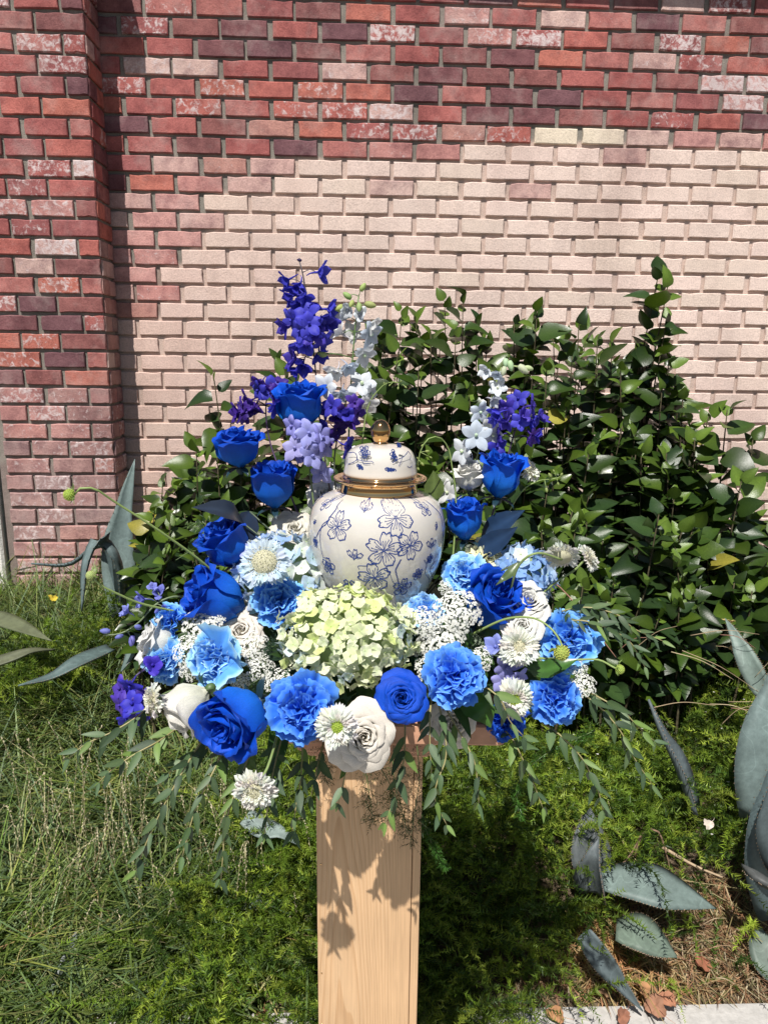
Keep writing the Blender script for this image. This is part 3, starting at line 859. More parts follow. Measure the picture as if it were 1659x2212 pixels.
def grass_template(seed, n=7, w=.02, bend=.7):
    V = []; C = []; F = []
    for i in range(n):
        t = i / (n - 1); ww = w * (1 - t) ** .7 + .001
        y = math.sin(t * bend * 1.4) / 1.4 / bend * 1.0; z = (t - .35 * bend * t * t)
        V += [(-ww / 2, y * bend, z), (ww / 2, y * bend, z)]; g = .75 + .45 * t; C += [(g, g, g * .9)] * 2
    for i in range(n - 1): F.append((2 * i, 2 * i + 1, 2 * i + 3, 2 * i + 2))
    return np.array(V), np.array(F), np.array(C)
def scatter_grass(n, cols, keep, hs, name, lean=(.1, 1.2), y0=1.5, y1=3.35, w=.02, clump=0, zoff=0):
    x, y = in_view_xy(n, y0, y1, 0, rs)
    if clump:
        cx, cy = in_view_xy(clump, y0, y1, 0, rs); idx = rs.randint(0, clump, n)
        x = cx[idx] + rs.normal(0, .035, n); y = np.maximum(y0 + .01, cy[idx] + rs.normal(0, .035, n))
    m = keep(x, y); x, y = x[m], y[m]
    z = np.array([gz(a, b) for a, b in zip(x, y)]) + zoff * rs.uniform(0, 1, len(x)); V, F, C = [], [], []; o = 0
    for v, bend in enumerate((.45, .9, 1.35)):
        sel = (np.arange(len(x)) % 3) == v; K = sel.sum()
        M = rotmats(rs.uniform(0, 2 * PI, K), -rs.uniform(*lean, K), rs.uniform(-.3, .3, K), rs.uniform(*hs, K), np.stack([x[sel], y[sel], z[sel]], -1))
        pt = patch(x[sel], y[sel], 31, 3.0)[:, None]
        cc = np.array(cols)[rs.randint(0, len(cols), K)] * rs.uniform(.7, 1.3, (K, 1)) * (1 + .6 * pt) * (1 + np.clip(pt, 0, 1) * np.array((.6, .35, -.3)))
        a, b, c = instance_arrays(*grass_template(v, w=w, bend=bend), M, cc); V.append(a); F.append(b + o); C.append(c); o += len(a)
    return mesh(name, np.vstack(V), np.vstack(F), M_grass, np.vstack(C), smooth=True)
GG = [(.13, .19, .05), (.10, .16, .05), (.18, .24, .07), (.18, .25, .14), (.13, .20, .11), (.28, .29, .13), (.20, .27, .10)]
leftk = lambda x, y: (x < bound(y) + rs.uniform(-.1, .35, len(x)))
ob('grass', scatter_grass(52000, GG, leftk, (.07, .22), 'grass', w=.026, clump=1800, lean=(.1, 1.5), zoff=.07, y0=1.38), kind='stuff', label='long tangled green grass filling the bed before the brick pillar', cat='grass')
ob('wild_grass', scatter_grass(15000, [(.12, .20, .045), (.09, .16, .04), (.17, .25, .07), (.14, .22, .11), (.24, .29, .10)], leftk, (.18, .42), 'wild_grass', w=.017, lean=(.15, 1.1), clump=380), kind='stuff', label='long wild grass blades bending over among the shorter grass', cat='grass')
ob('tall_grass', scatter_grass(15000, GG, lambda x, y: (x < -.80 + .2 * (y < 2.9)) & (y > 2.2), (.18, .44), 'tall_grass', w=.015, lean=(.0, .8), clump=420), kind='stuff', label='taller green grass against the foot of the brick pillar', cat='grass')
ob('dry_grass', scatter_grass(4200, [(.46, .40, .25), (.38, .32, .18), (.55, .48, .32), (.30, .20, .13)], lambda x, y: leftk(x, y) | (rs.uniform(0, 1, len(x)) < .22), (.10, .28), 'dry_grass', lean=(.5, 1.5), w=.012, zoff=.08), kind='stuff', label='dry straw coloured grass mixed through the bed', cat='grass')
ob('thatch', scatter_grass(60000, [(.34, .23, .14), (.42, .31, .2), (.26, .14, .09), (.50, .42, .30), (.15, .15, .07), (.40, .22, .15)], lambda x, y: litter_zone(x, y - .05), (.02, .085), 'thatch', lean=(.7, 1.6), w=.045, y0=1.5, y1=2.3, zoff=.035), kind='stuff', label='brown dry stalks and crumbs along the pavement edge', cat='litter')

_bm = MB()
for i in range(420):
    x = .55 + R.gauss(0, .45); y = R.uniform(1.75, 2.5); x = abs(x); c = Vector((x, y, gz(x, y) + R.uniform(.10, .24)))
    if noise.noise(Vector((x * 6, y * 6, 2))) < .05: continue
    for k in range(5):
        a = k * 1.257 + i; u = Vector((math.cos(a), math.sin(a) * .6, .5)) * .0032; v = Vector((-math.sin(a), math.cos(a), .2)) * .0018
        _bm.add([c, c + u + v, c + u * 1.5, c + u - v], [(0, 1, 2, 3)], (.82, .80, .74))
ob('fern_blossoms', _bm.build('fern_blossoms', M_grass, False), kind='stuff', label='tiny white blossoms sprinkled over the asparagus fern', cat='blossoms')
# seeding grass stalks: straw stems beaded with pale seeds, each a thing one can follow
def seed_stalk(path, label=None, c=(.50, .46, .24)):
    b = P(*path[0]); root = thing('seed_stalk', label or 'straw coloured grass stalk beaded with pale seeds, arching out of the grass', 'grass stalk', Matrix.Translation(b), 'seeding grass stalks in the bed')
    pts = smoothpath([P(*q) - b for q in path], 26)
    ob('stem', mesh('stem', *tube_arr(pts, .0011, .0006, 3), M_stem), root, None, c)
    sm = MB()
    for i in range(9, 26):
        for k in range(2):
            p = pts[i] if i == 25 else pts[i].lerp(pts[i + 1], k * .5)
            d = (pts[i] - pts[i - 1]).normalized(); s = Vector((R.gauss(0, 1), R.gauss(0, 1), R.gauss(0, 1))).cross(d).normalized()
            a = p; q = p + d * .0085 + s * .002; e = p + d * .004 + s * .0034
            o2 = d.cross(s) * .0017
            sm.add([a, e + o2, q, e - o2, p + d * .003 + s * .0005], [(0, 1, 2, 3), (0, 4, 2, 1), (0, 3, 2, 4)], (1, 1, 1))
    ob('seed_head', sm.build('seed_head', M_white), root, None, (.82, .74, .52))
for i in range(64):
    x0 = R.uniform(-40, 640); y0 = R.uniform(1620, 2000); Y = np.interp(y0, [1600, 2212], [1.85, 1.45])
    dx = R.uniform(-90, 90)
    p0 = (x0, y0 + R.uniform(200, 330), Y + .02); p1 = (x0 + dx * .25, y0 + 60, Y - .01); p2 = (x0 + dx * .6, y0 - 10, Y - .04); p3 = (x0 + dx, y0 + R.uniform(60, 260), Y - .08)
    if R.random() < .45: p2 = (x0 + dx * .6, y0 - 60, Y - .03); p3 = (x0 + dx * 1.1, y0 - R.uniform(100, 170), Y - .04)
    seed_stalk([p0, p1, p2, p3])

# ------------------------------------------------------------------ wooden pedestal
PX0, PX1, PY0, PY1 = -.098, .062, 1.0, 1.16
ped = thing('pedestal', 'square pale wooden pedestal with a moulded cap under the flower arrangement', 'pedestal', Matrix.Translation((-.018, 1.08, 0)))
def pbox(name, a, m, par=None, bev=.001):
    V, F = box_arr(*a, bev); V = V - np.array((-.018, 1.08, 0))
    return ob(name, mesh(name, V, F, m, smooth=False), par or ped)
ZC0, ZC1, ZC2 = CAMZ - .585, CAMZ - .545, CAMZ - .513
pbox('front_board', (PX0, PX1 - .0135, PY0, PY0 + .012, .02, ZC0), M_wood)
pbox('side_board', (PX1 - .0125, PX1, PY0 + .0006, PY1, .02, ZC0), M_wood)
pbox('side_board', (PX0, PX0 + .012, PY0 + .0125, PY1, .02, ZC0), M_wood)
pbox('back_board', (PX0 + .0125, PX1 - .013, PY1 - .012, PY1, .02, ZC0), M_wood)
pbox('foot', (PX0 - .012, PX1 + .012, PY0 - .012, PY1 + .012, 0.001, .045), M_wood, bev=.003)
pbox('cap_moulding', (PX0 - .024, PX1 + .016, PY0 - .03, PY1 + .03, ZC0 + .012, ZC1), M_redwood, bev=.004)
pbox('cap_moulding', (PX0 - .012, PX1 + .010, PY0 - .016, PY1 + .016, ZC0 - .002, ZC0 + .012), M_redwood, bev=.003)
bd = pbox('top_board', (-.148, .172, .945, 1.215, ZC1, ZC2), M_redwood, bev=.003)
for i in range(9):                       # nail heads down the front board
    V, F = lathe_arr([(0, .0006), (.0013, .0005), (.0015, 0)], 8); 
    M = Matrix.Translation((PX0 + .006 + .018, PY0 - 1.08 - .0002, .12 + i * .1)) @ Matrix.Rotation(PI / 2, 4, 'X')
    ob('nail', mesh('nail', V, F, M_gold), ped, M)

# ------------------------------------------------------------------ urn
UY = 1.06
K = .0001726
def cpx(cx, cy): return ((700 + cx / 3.318) * .8525, (1000 + cy / 3.318) * .8525)
def zc_(cy, Y=UY): return P(817, cpx(0, cy)[1], Y).z
UX = P(cpx(845, 1200)[0], cpx(845, 1200)[1], UY).x
UZ0 = zc_(1830)
urn = thing('urn', 'lidded white porcelain ginger jar urn with blue line blossoms and gold neck and finial', 'urn', Matrix.Translation((UX, UY, UZ0)))
bodyp = [(0, zc_(1830)), (300 * K, zc_(1830)), (330 * K, zc_(1815)), (372 * K, zc_(1760)), (447 * K, zc_(1600)), (500 * K, zc_(1490)), (540 * K, zc_(1390)), (568 * K, zc_(1270)), (580 * K, zc_(1160)),
         (577 * K, zc_(1070)), (556 * K, zc_(975)), (520 * K, zc_(905)), (460 * K, zc_(855)), (390 * K, zc_(828)), (330 * K, zc_(812)), (312 * K, zc_(806))]
def smoothprof(p, n=4):
    q = smoothpath([(r, 0, z) for r, z in p], len(p) * n)
    return [(max(0, v.x), v.z) for v in q]
bodyp = smoothprof(bodyp); BPR = np.array([p[0] for p in bodyp]); BPZ = np.array([p[1] for p in bodyp])
def lob(name, prof, m, par, dx=0, ns=96):
    V, F = lathe_arr([(r, z - UZ0) for r, z in prof], ns); V[:, 0] += dx
    return ob(name, mesh(name, V, F, m), par)
body = lob('body', bodyp, M_glaze, urn)
DXL = 26 * K
neck = [(308 * K, zc_(818)), (322 * K, zc_(812)), (324 * K, zc_(800)), (318 * K, zc_(770)), (318 * K, zc_(735)), (330 * K, zc_(722))]
lob('neck', smoothprof(neck, 3), M_gold, urn, DXL * .6)
flange = [(300 * K, zc_(722)), (360 * K, zc_(716)), (386 * K, zc_(706)), (393 * K, zc_(698)), (388 * K, zc_(692)), (360 * K, zc_(694)), (325 * K, zc_(690)), (314 * K, zc_(680)), (309 * K, zc_(668)), (300 * K, zc_(664))]
domep = [(300 * K, zc_(668)), (308 * K, zc_(662)), (309 * K, zc_(650)), (303 * K, zc_(610)), (296 * K, zc_(560)), (284 * K, zc_(515)), (258 * K, zc_(470)), (210 * K, zc_(438)), (140 * K, zc_(420)), (60 * K, zc_(412)), (0, zc_(410))]
domep = smoothprof(domep, 3)
DPR = np.array([p[0] for p in domep][::-1]); DPZ = np.array([p[1] for p in domep][::-1])
lid = lob('lid', domep, M_glaze, urn, DXL)
lob('lid_rim', smoothprof(flange, 4), M_gold, lid, DXL)
fin = [(0, zc_(418)), (60 * K, zc_(414)), (58 * K, zc_(402)), (52 * K, zc_(394)), (64 * K, zc_(375)), (78 * K, zc_(345)), (82 * K, zc_(315)), (78 * K, zc_(280)), (64 * K, zc_(247)), (40 * K, zc_(222)), (16 * K, zc_(211)), (0, zc_(209))]
lob('finial', smoothprof(fin, 5), simple('dark_gold', (.58, .34, .14), .06, 1.0), lid, DXL)

# painted line blossoms: thin glazed lines that follow the surface
def surf_hit(cx, cy, PR, PZ, dx):
    x, y = cpx(cx, cy); Y = UY - .08
    for _ in range(14):
        p = P(x, y, Y); r = float(np.interp(p.z, PZ, PR)); X = p.x - UX - dx
        r = max(r, abs(X) + 1e-4); Y = .5 * Y + .5 * (UY - math.sqrt(r * r - X * X))
    p = P(x, y, Y); X = p.x - UX - dx
    return math.atan2(X, UY - Y), p.z
class Ink:
    def __init__(s, PR, PZ, dx): s.PR, s.PZ, s.dx = PR, PZ, dx; s.mb = MB()
    def pt(s, th, z, w=0.00025):
        r = float(np.interp(z, s.PZ, s.PR)) + w
        return Vector((s.dx + r * math.sin(th), -r * math.cos(th), z - UZ0))
    def line(s, pts, w=.0005):
        """pts: list of (theta, z)"""
        if len(pts) < 2: return
        V = []; n = len(pts)
        q = [s.pt(*p) for p in pts]
        for i in range(n):
            d = (q[min(i + 1, n - 1)] - q[max(i - 1, 0)]); th = pts[i][0]
            nrm = Vector((math.sin(th), -math.cos(th), .15)); sd = d.cross(nrm)
            sd = sd.normalized() if sd.length > 1e-9 else Vector((1, 0, 0))
            ww = w * (.9 + .75 * abs(math.sin(i * 1.7 + n))) * .5
            V += [q[i] + sd * ww, q[i] - sd * ww]
        s.mb.add([tuple(v) for v in V], [(2 * i, 2 * i + 1, 2 * i + 3, 2 * i + 2) for i in range(n - 1)])
    def local(s, th0, z0, pts, w):
        r0 = max(.01, float(np.interp(z0, s.PZ, s.PR)))
        s.line([(th0 + a / r0, z0 + b) for a, b in pts], w)
    def blossom(s, th0, z0, Rm, spin=0, pet=5, w=.00055, arc=2 * PI, seed=0):
        r = random.Random(seed); pw = arc / pet
        for k in range(pet):
            a0 = spin + k * pw; pts = []
            for i in range(19):
                t = i / 18; a = a0 + pw * (-.46 + .92 * t)
                rr_ = Rm * (.30 + .66 * math.sin(PI * t) ** .42) * (1 + .05 * math.sin(t * 19 + k)) * (1 - .07 * math.exp(-((t - .5) / .07) ** 2))
                pts.append((rr_ * math.cos(a), rr_ * math.sin(a)))
            s.local(th0, z0, pts, w * 1.5)
            if Rm > .010:
                s.local(th0, z0, [(x * 1.035, y * 1.035) for x, y in pts[4:15]], w)
                for j in range(5):              # short ticks inside the rim
                    x, y = pts[5 + 2 * j]; s.local(th0, z0, [(x, y), (x * .90, y * .90)], w * .8)
            for j in range(3):                  # stamens
                a = a0 + pw * (-.22 + .22 * j); l = Rm * r.uniform(.45, .68)
                s.local(th0, z0, [(Rm * .07 * math.cos(a), Rm * .07 * math.sin(a)), (l * .6 * math.cos(a + .08), l * .6 * math.sin(a + .08)), (l * math.cos(a), l * math.sin(a))], w)
                s.local(th0, z0, [(l * math.cos(a) - w, l * math.sin(a)), (l * math.cos(a) + w, l * math.sin(a))], w * 2.6)
        s.local(th0, z0, [(Rm * .05 * math.cos(t), Rm * .05 * math.sin(t)) for t in np.linspace(0, 2 * PI, 7)], w * 1.6)
    def cblossom(s, cx, cy, rc, **k):
        th, z = surf_hit(cx, cy, s.PR, s.PZ, s.dx); s.blossom(th, z, rc * K * .93, **k)
    def cline(s, pts, w=.0006):
        P3 = smoothpath([(a, b, 0) for a, b in pts], max(8, 6 * len(pts)))
        hit = [surf_hit(v.x, v.y, s.PR, s.PZ, s.dx) for v in P3]
        s.line(hit, w); return hit
    def branch(s, pts, w=.0006, gap=.0011):
        h = s.cline(pts, w); r = random.Random(len(pts))
        s.line([(t + gap / .09 * (1 + .3 * math.sin(i * 2.1)), z + .0004 * math.sin(i * 1.3)) for i, (t, z) in enumerate(h)], w)
ink = Ink(BPR, BPZ, 0)
for a in [(515, 1110, 132, .3, 5), (1005, 1035, 158, .9, 5), (905, 1310, 160, .15, 5), (1125, 1270, 132, 1.1, 5), (825, 1540, 145, .5, 5), (1240, 950, 74, .2, 5), (440, 903, 70, .8, 5), (330, 1240, 50, .4, 5), (440, 1440, 82, 1.4, 5),
          (1060, 1620, 92, .2, 5), (620, 1610, 72, .9, 5), (1190, 1510, 60, .6, 5), (1290, 1380, 48, .2, 5)]:
    ink.cblossom(a[0], a[1], a[2], spin=a[3], pet=a[4], seed=a[0])
for a in [(740, 985, 85, 1.57 - .9, 3), (655, 1385, 95, 1.2 - .6, 3), (1300, 1290, 92, 1.3 - .6, 3), (325, 1090, 45, 1.2, 3), (1355, 1110, 48, 1.9, 3)]:
    ink.cblossom(a[0], a[1], a[2], spin=a[3], pet=a[4], arc=2.4, seed=a[0], w=.0004)
ink.branch([(562, 878), (515, 930), (500, 965), (450, 1030), (425, 1080), (370, 1130), (335, 1200)])
ink.branch([(450, 1045), (385, 1100), (368, 1200), (378, 1300), (395, 1370)], w=.00045)
ink.cline([(395, 1370), (430, 1375), (450, 1400)]); ink.cline([(515, 930), (520, 968)])
ink.branch([(1240, 880), (1320, 945), (1375, 1010), (1395, 1110), (1400, 1220)])
ink.branch([(1045, 1385), (1015, 1440), (1000, 1480), (1015, 1540), (1030, 1610)])
ink.branch([(1240, 1390), (1260, 1430), (1250, 1500), (1285, 1560), (1262, 1640)], w=.00045)
ink.branch([(1330, 1400), (1290, 1470), (1310, 1540), (1290, 1640)], w=.00045)
ink.cline([(905, 1470), (950, 1500), (975, 1560), (1000, 1600)]); ink.cline([(700, 1470), (690, 1440), (760, 1440)])
ink.branch([(290, 1180), (285, 1300), (310, 1420), (350, 1560)], w=.00045)
for i in range(13):                                   # the sides and back carry the same pattern
    th = 1.55 + i * .26; z = UZ0 + [.05, .11, .16, .085, .14][i % 5]
    ink.blossom(th, z, [.024, .015, .026, .012][i % 4], spin=i * .7, seed=i)
    ink.line([(th + .05 * math.sin(q * 1.3), z - .03 + .008 * q) for q in range(9)], .0006)
ob('painted_blossoms', ink.mb.build('painted_blossoms', M_ink, False), body)
ink = Ink(DPR, DPZ, DXL)
ink.cblossom(742, 480, 58, spin=-.2, pet=5, seed=2); ink.cblossom(712, 590, 46, spin=3.4, pet=3, arc=2.6, seed=3)
ink.cblossom(1000, 500, 52, spin=2.2, pet=4, arc=3.6, seed=4); ink.cblossom(965, 618, 55, spin=3.3, pet=4, arc=3.2, seed=5); ink.cblossom(1020, 442, 40, spin=.2, pet=3, arc=2, seed=6)
ink.branch([(600, 490), (660, 488), (680, 540), (640, 572), (606, 582)]); ink.cline([(680, 545), (745, 560), (800, 560), (820, 575)]); ink.cline([(720, 520), (722, 550), (740, 580), (790, 580)])
ink.cline([(598, 490), (596, 560), (602, 600)])
ink.branch([(1108, 475), (1070, 520), (1020, 545), (975, 572)]); ink.cline([(1060, 525), (1045, 570), (1030, 600)]); ink.cline([(1108, 478), (1130, 510), (1118, 552)]); ink.cline([(1150, 490), (1162, 540)]); ink.cline([(1100, 600), (1120, 612), (1140, 600)])
for i in range(6):
    ink.blossom(1.5 + i * .66, zc_(560), .010, spin=i, seed=i); ink.line([(1.6 + i * .66 + .03 * q, zc_(600) + .003 * q) for q in range(7)], .0005)
ob('painted_blossoms', ink.mb.build('painted_blossoms', M_ink, False), lid)

# ------------------------------------------------------------------ foam tray under the flowers
C0 = P(815, 1500, 1.04)
fz0, fz1 = ZC2, ZC2 + .085
tray = thing('floral_foam', 'dark green floral foam ring on the top board, holding the stems', 'floral foam', Matrix.Translation((C0.x, 1.08, fz0)))
V, F = lathe_arr([(.02, .012), (.12, .012), (.17, .004), (.19, .02), (.185, .05), (.15, .082), (.09, .085), (.04, .05)], 40)
V[:, 1] *= .62
V = np.array([(x + .006 * noise.noise(Vector((x * 40, y * 40, z * 40))), y, z + .006 * noise.noise(Vector((x * 50, y * 50, 3)))) for x, y, z in V])
ob('foam', mesh('foam', V, F, M_foam), tray)
CORE = Vector((C0.x, 1.07, fz0 + .05))
TOC = lambda p: (Vector((0, 0, CAMZ)) - Vector(p)).normalized()

def stem_to(root, p_world, target=None, r=.0022, col=(.07, .13, .03), bend=.3, name='stem'):
    t = Vector(target) if target is not None else CORE + Vector(((p_world.x - CORE.x) * .45, (p_world.y - CORE.y) * .35, 0))
    p = Vector(p_world); n = root.matrix_basis.to_3x3() @ Vector((0, 0, -1))
    L = (t - p).length
    path = smoothpath([p, p + n.normalized() * L * bend, t], 10)
    inv = root.matrix_basis.inverted()
    return ob(name, mesh(name, *tube_arr([inv @ q for q in path], r, r, 6), M_stem), root, None, col)

# ---------- roses
def rose_meshes(seed, Np=20, H=1.25, opn=.7, pal=((.75, .95, 1.1), (1, 1, 1))):
    r = random.Random(seed); out = []; a = 0
    for k in range(Np):
        o = k / (Np - 1); a += 2.399 + r.uniform(-.35, .35)
        rb = .07 + (.62 + .10 * opn) * o ** .8
        rt = .05 + (.55 * o ** 1.0 + .55 * opn * o ** 2.0)
        h = H * (1 - .10 * (1 - o) - (.03 + .50 * opn) * o ** 2.2) * r.uniform(.94, 1.03)
        Wd = 1.85 - .62 * o ** .7 + r.uniform(-.1, .1)
        curl = (.05 + .32 * o) * (.50 + .70 * opn); nu, nv = 13, 11; V = []; C = []; ph = r.uniform(0, 9); lean = r.uniform(-.03, .03)
        for i in range(nu):
            s = -1 + 2 * i / (nu - 1)
            for j in range(nv):
                t = 1 - (1 - j / (nv - 1)) ** 1.55
                wt = (.45 + .55 * math.sin(min(1, t * 1.6) * PI / 2)) * math.sqrt(max(0, 1 - .78 * max(0, (t - .50) / .50) ** 3.6))
                zt = h * t * (1 - .09 * abs(s) ** 2.2 * t) + (.025 * h * (1 - abs(s)) * t ** 6 * o)
                if t < .45: rad_ = .06 + (rb - .06) * math.sin(t / .45 * PI / 2)
                else: q = (t - .45) / .55; rad_ = rb + (rt - rb) * (q * q * (1.6 - .6 * q))
                lip = max(0, (t - .72) / .28)
                rad_ += curl * lip ** 2 * (1 - .25 * abs(s)) + .055 * s * (1 - .4 * o) + (.15 - .18 * opn) * o * abs(s) ** 3 * t
                zt -= curl * .60 * lip ** 3
                rad_ += (.022 + .045 * o) * noise.noise(Vector((s * 2.4 + ph, t * 2.6, k))) + (.016 + .016 * o) * math.sin(s * 6.5 + ph) * lip + .03 * o * noise.noise(Vector((s * 5.5, t * 4, k + ph))) * t
                zt += .035 * math.sin(s * 5 + ph * 2) * lip * (.4 + .6 * o)
                an = a + s * Wd * wt * (1 - .12 * t * o)
                V.append((rad_ * math.cos(an), rad_ * math.sin(an), zt - H * .5 + lean * t))
                m = min(1, max(0, (t - .15) / .7)); g = .92 + .16 * noise.noise(Vector((s * 3, t * 3, k + 40)))
                eg = 1 - .32 * max(0, (t - .93) / .07) * (pal[0][1] > 1.2)
                C.append([(pal[0][c] * (1 - m) + pal[1][c] * m) * g * eg for c in range(3)])
        out.append(mesh('petal', V, gridf(nu, nv), M_rose, np.clip(C, 0, 2)))
    sp = []
    for k in range(5):
        a = k * 1.257 + .4; V = []; 
        for j in range(6):
            t = j / 5; w = .13 * math.sin(PI * min(1, t * .85 + .15)) * (1 - t) ** .3; rr_ = .10 + .55 * math.sin(t * 1.6); z = -H * .5 - .02 - .25 * t * t
            for sgn in (-1, 0, 1): V.append((rr_ * math.cos(a) - sgn * w * math.sin(a), rr_ * math.sin(a) + sgn * w * math.cos(a), z + .03 * abs(sgn)))
        sp.append(mesh('sepal', V, gridf(6, 3), M_leaf, np.ones((18, 3))))
    V, F = lathe_arr([(0, -H * .5 - .28), (.09, -H * .5 - .26), (.16, -H * .5 - .14), (.14, -H * .5), (.03, -H * .5 + .1)], 12)
    return out, sp, mesh('hip', V, F, M_stem)
BP = ((3.0, 2.1, 1.05), (1, 1, 1)); WP = ((.93, .97, .86), (1.0, 1.0, 1.0))
ROSE = {'cup': [rose_meshes(1, 18, 1.80, .14, BP), rose_meshes(2, 19, 1.7, .22, BP), rose_meshes(7, 17, 1.85, .10, BP)],
        'half': [rose_meshes(3, 22, 1.5, .45, BP), rose_meshes(4, 22, 1.40, .58, BP), rose_meshes(8, 21, 1.6, .34, BP)],
        'open': [rose_meshes(5, 27, .95, 1.05, WP), rose_meshes(6, 26, .9, .95, WP)],
        'swirl': [rose_meshes(9, 30, 1.0, .78, BP)],
        'wcup': [rose_meshes(11, 16, 1.6, .3, WP)], 'whalf': [rose_meshes(12, 20, 1.3, .6, WP)]}
BLUE = (.004, .088, .68); BLUE2 = (.005, .11, .76); WHITE = (.87, .86, .80); CREAM = (.87, .81, .71)
def rose(kind, x, y, Y, w, n, label, col, var=0, spin=0, stemcol=(.03, .06, .03), k=.92, group=None):
    p = P(x, y, Y); s = w / 2 * px(x, y, Y) * k * {'cup': 1.30, 'wcup': 1.22, 'half': 1.12, 'whalf': 1.05}.get(kind, .90)
    M = frame(n, spin, p, s); root = thing('rose', label, 'rose', M, group)
    pet, sep, hip = ROSE[kind][var % len(ROSE[kind])]
    for me in pet:
        v = R.uniform(.9, 1.08); ob('petal', me, root, Matrix.Rotation(R.gauss(0, .03), 4, 'X'), tuple(q * v for q in col))
    for me in sep: ob('sepal', me, root, None, (.02, .05, .07) if col[2] > 3 * col[0] else (.06, .12, .03))
    ob('hip', hip, root, None, (.02, .05, .06) if col[2] > 3 * col[0] else (.07, .13, .04))
    stem_to(root, p - M.to_3x3().col[2].normalized() * s * .8, None, .0028, stemcol)
    return root
up = (0, -.25, 1)
G_ = 'blue roses in the arrangement'
rose('cup', 650, 872, 1.15, 104, (-.04, -.16, 1), 'blue rose standing highest, just under the dark delphinium spike', BLUE2, 1, .2, k=.98)
rose('half', 512, 962, 1.10, 118, (-.10, -.10, 1), 'wide open blue rose with flared petals, second from the top of the blue stack', BLUE, 2, 1.1, k=.92)
rose('cup', 590, 1044, 1.10, 104, (-.02, -.10, 1), 'upright blue rose between the flared blue rose and the urn lid', BLUE, 0, 2.0)
rose('cup', 484, 1174, 1.05, 112, (-.36, -.20, .9), 'blue rose under the glossy black leaf, leaning outward', BLUE, 1, .4)
rose('cup', 462, 1292, 1.00, 128, (-.80, -.30, .52), 'large blue rose lying sideways above the white lace flowers', BLUE, 0, 2.6, k=1.0)
rose('cup', 510, 1556, .80, 142, (-.50, -.84, -.12), 'big blue rose facing down at the bottom rim beside the white rose', BLUE, 1, 1.0, k=.98)
rose('swirl', 868, 1508, .82, 120, (.02, -.93, .34), 'blue rose seen face on with a tight spiral, beneath the green hydrangea', BLUE, 0, .3, k=.86)
rose('cup', 1062, 1296, 1.0, 122, (.42, -.55, .72), 'large blue rose with pointed outer petals beside the white roses', BLUE, 1, 3.5, k=1.0)
rose('cup', 1084, 1022, 1.12, 104, (.10, -.10, 1), 'blue rose touching the white rosebud beside the urn lid', BLUE2, 0, 4.0)
rose('cup', 1004, 1118, 1.10, 92, (-.03, -.10, 1), 'slim blue rose close to the urn shoulder, below the white rosebud', BLUE2, 2, 1.5)
rose('wcup', 404, 1532, .84, 128, (-.70, -.42, -.55), 'white rose hanging sideways beside a frilly pincushion flower', (.84, .82, .76), 0, 1.2)
rose('wcup', 337, 1385, .97, 100, (-.80, -.25, .45), 'white rose turned outward at the far rim among blue carnations', (.84, .84, .82), 0, 2.2)
rose('open', 520, 1362, .98, 96, (.05, -.75, .62), 'white rose half hidden behind the butterfly shaped blue carnation', CREAM, 1, .8)
rose('open', 786, 1592, .80, 146, (.14, -.93, .30), 'full creamy white rose face on, with a green eyed pincushion resting on it', CREAM, 0, .5, k=.84)
rose('open', 978, 1562, .92, 108, (.12, -.95, .25), 'creamy white rose half covered by hanging eucalyptus over the board', CREAM, 1, 2.5, k=.9)
rose('whalf', 1138, 1300, 1.0, 94, (.1, -.6, .78), 'upper of two white roses pressed against the large pointed blue rose', WHITE, 0, 2.9)
rose('open', 1128, 1352, .97, 88, (.0, -.80, .6), 'lower of two white roses, right above a white pincushion flower', WHITE, 1, 3.6)
rose('wcup', 1012, 1028, 1.13, 74, (-.12, -.12, 1), 'white rosebud beside the gold rim of the urn', WHITE, 0, 1.0)
rose('open', 636, 1143, 1.1, 98, (.05, -.62, .78), 'frilly cream rose between the urn shoulder and the pale hydrangea', (.82, .79, .68), 0, 5.0)
rose('open', 704, 1066, 1.19, 88, (-.1, -.5, .85), 'white rose peeking from behind the urn shoulder', WHITE, 1, 1.9)

# ---------- carnations
def carn_petal(seed, crump=1.0):
    r = random.Random(seed); nu, nv = 19, 6; V = []; C = []; ph = [r.uniform(0, 6) for _ in range(4)]; A = r.uniform(.85, 1.15)
    for i in range(nu):
        s = -1 + 2 * i / (nu - 1)
        for j in range(nv):
            t = j / (nv - 1); a = s * A * (.55 + .45 * t)
            jag = 1 + (.028 * (1 if i % 2 else -1) + .055 * math.sin(s * 5 + ph[0])) * (t ** 4) - .14 * abs(s) ** 3
            L = t * jag
            z = crump * t ** 1.6 * (.17 * math.sin(s * 5.5 + ph[1]) + .07 * math.sin(s * 12 + ph[2])) + .12 * t * t * math.sin(ph[3])
            V.append((L * math.sin(a), L * math.cos(a), z))
            e = max(0, (t - .88) / .12) * .8; b = .88 + .2 * t
            C.append([b * (1 - e) + 4.5 * e, b * (1 - e) + 2.2 * e, b * (1 - e) + 1.15 * e])
    return mesh('petal', V, gridf(nu, nv), M_carn, np.array(C))
CP = [carn_petal(i) for i in range(8)]; CPin = [carn_petal(20 + i, 1.7) for i in range(6)]
calyx_me = mesh('calyx', *lathe_arr([(0, -1.0), (.16, -.98), (.24, -.7), (.27, -.2), (.36, .02), (.05, .02)], 12), M_stem)
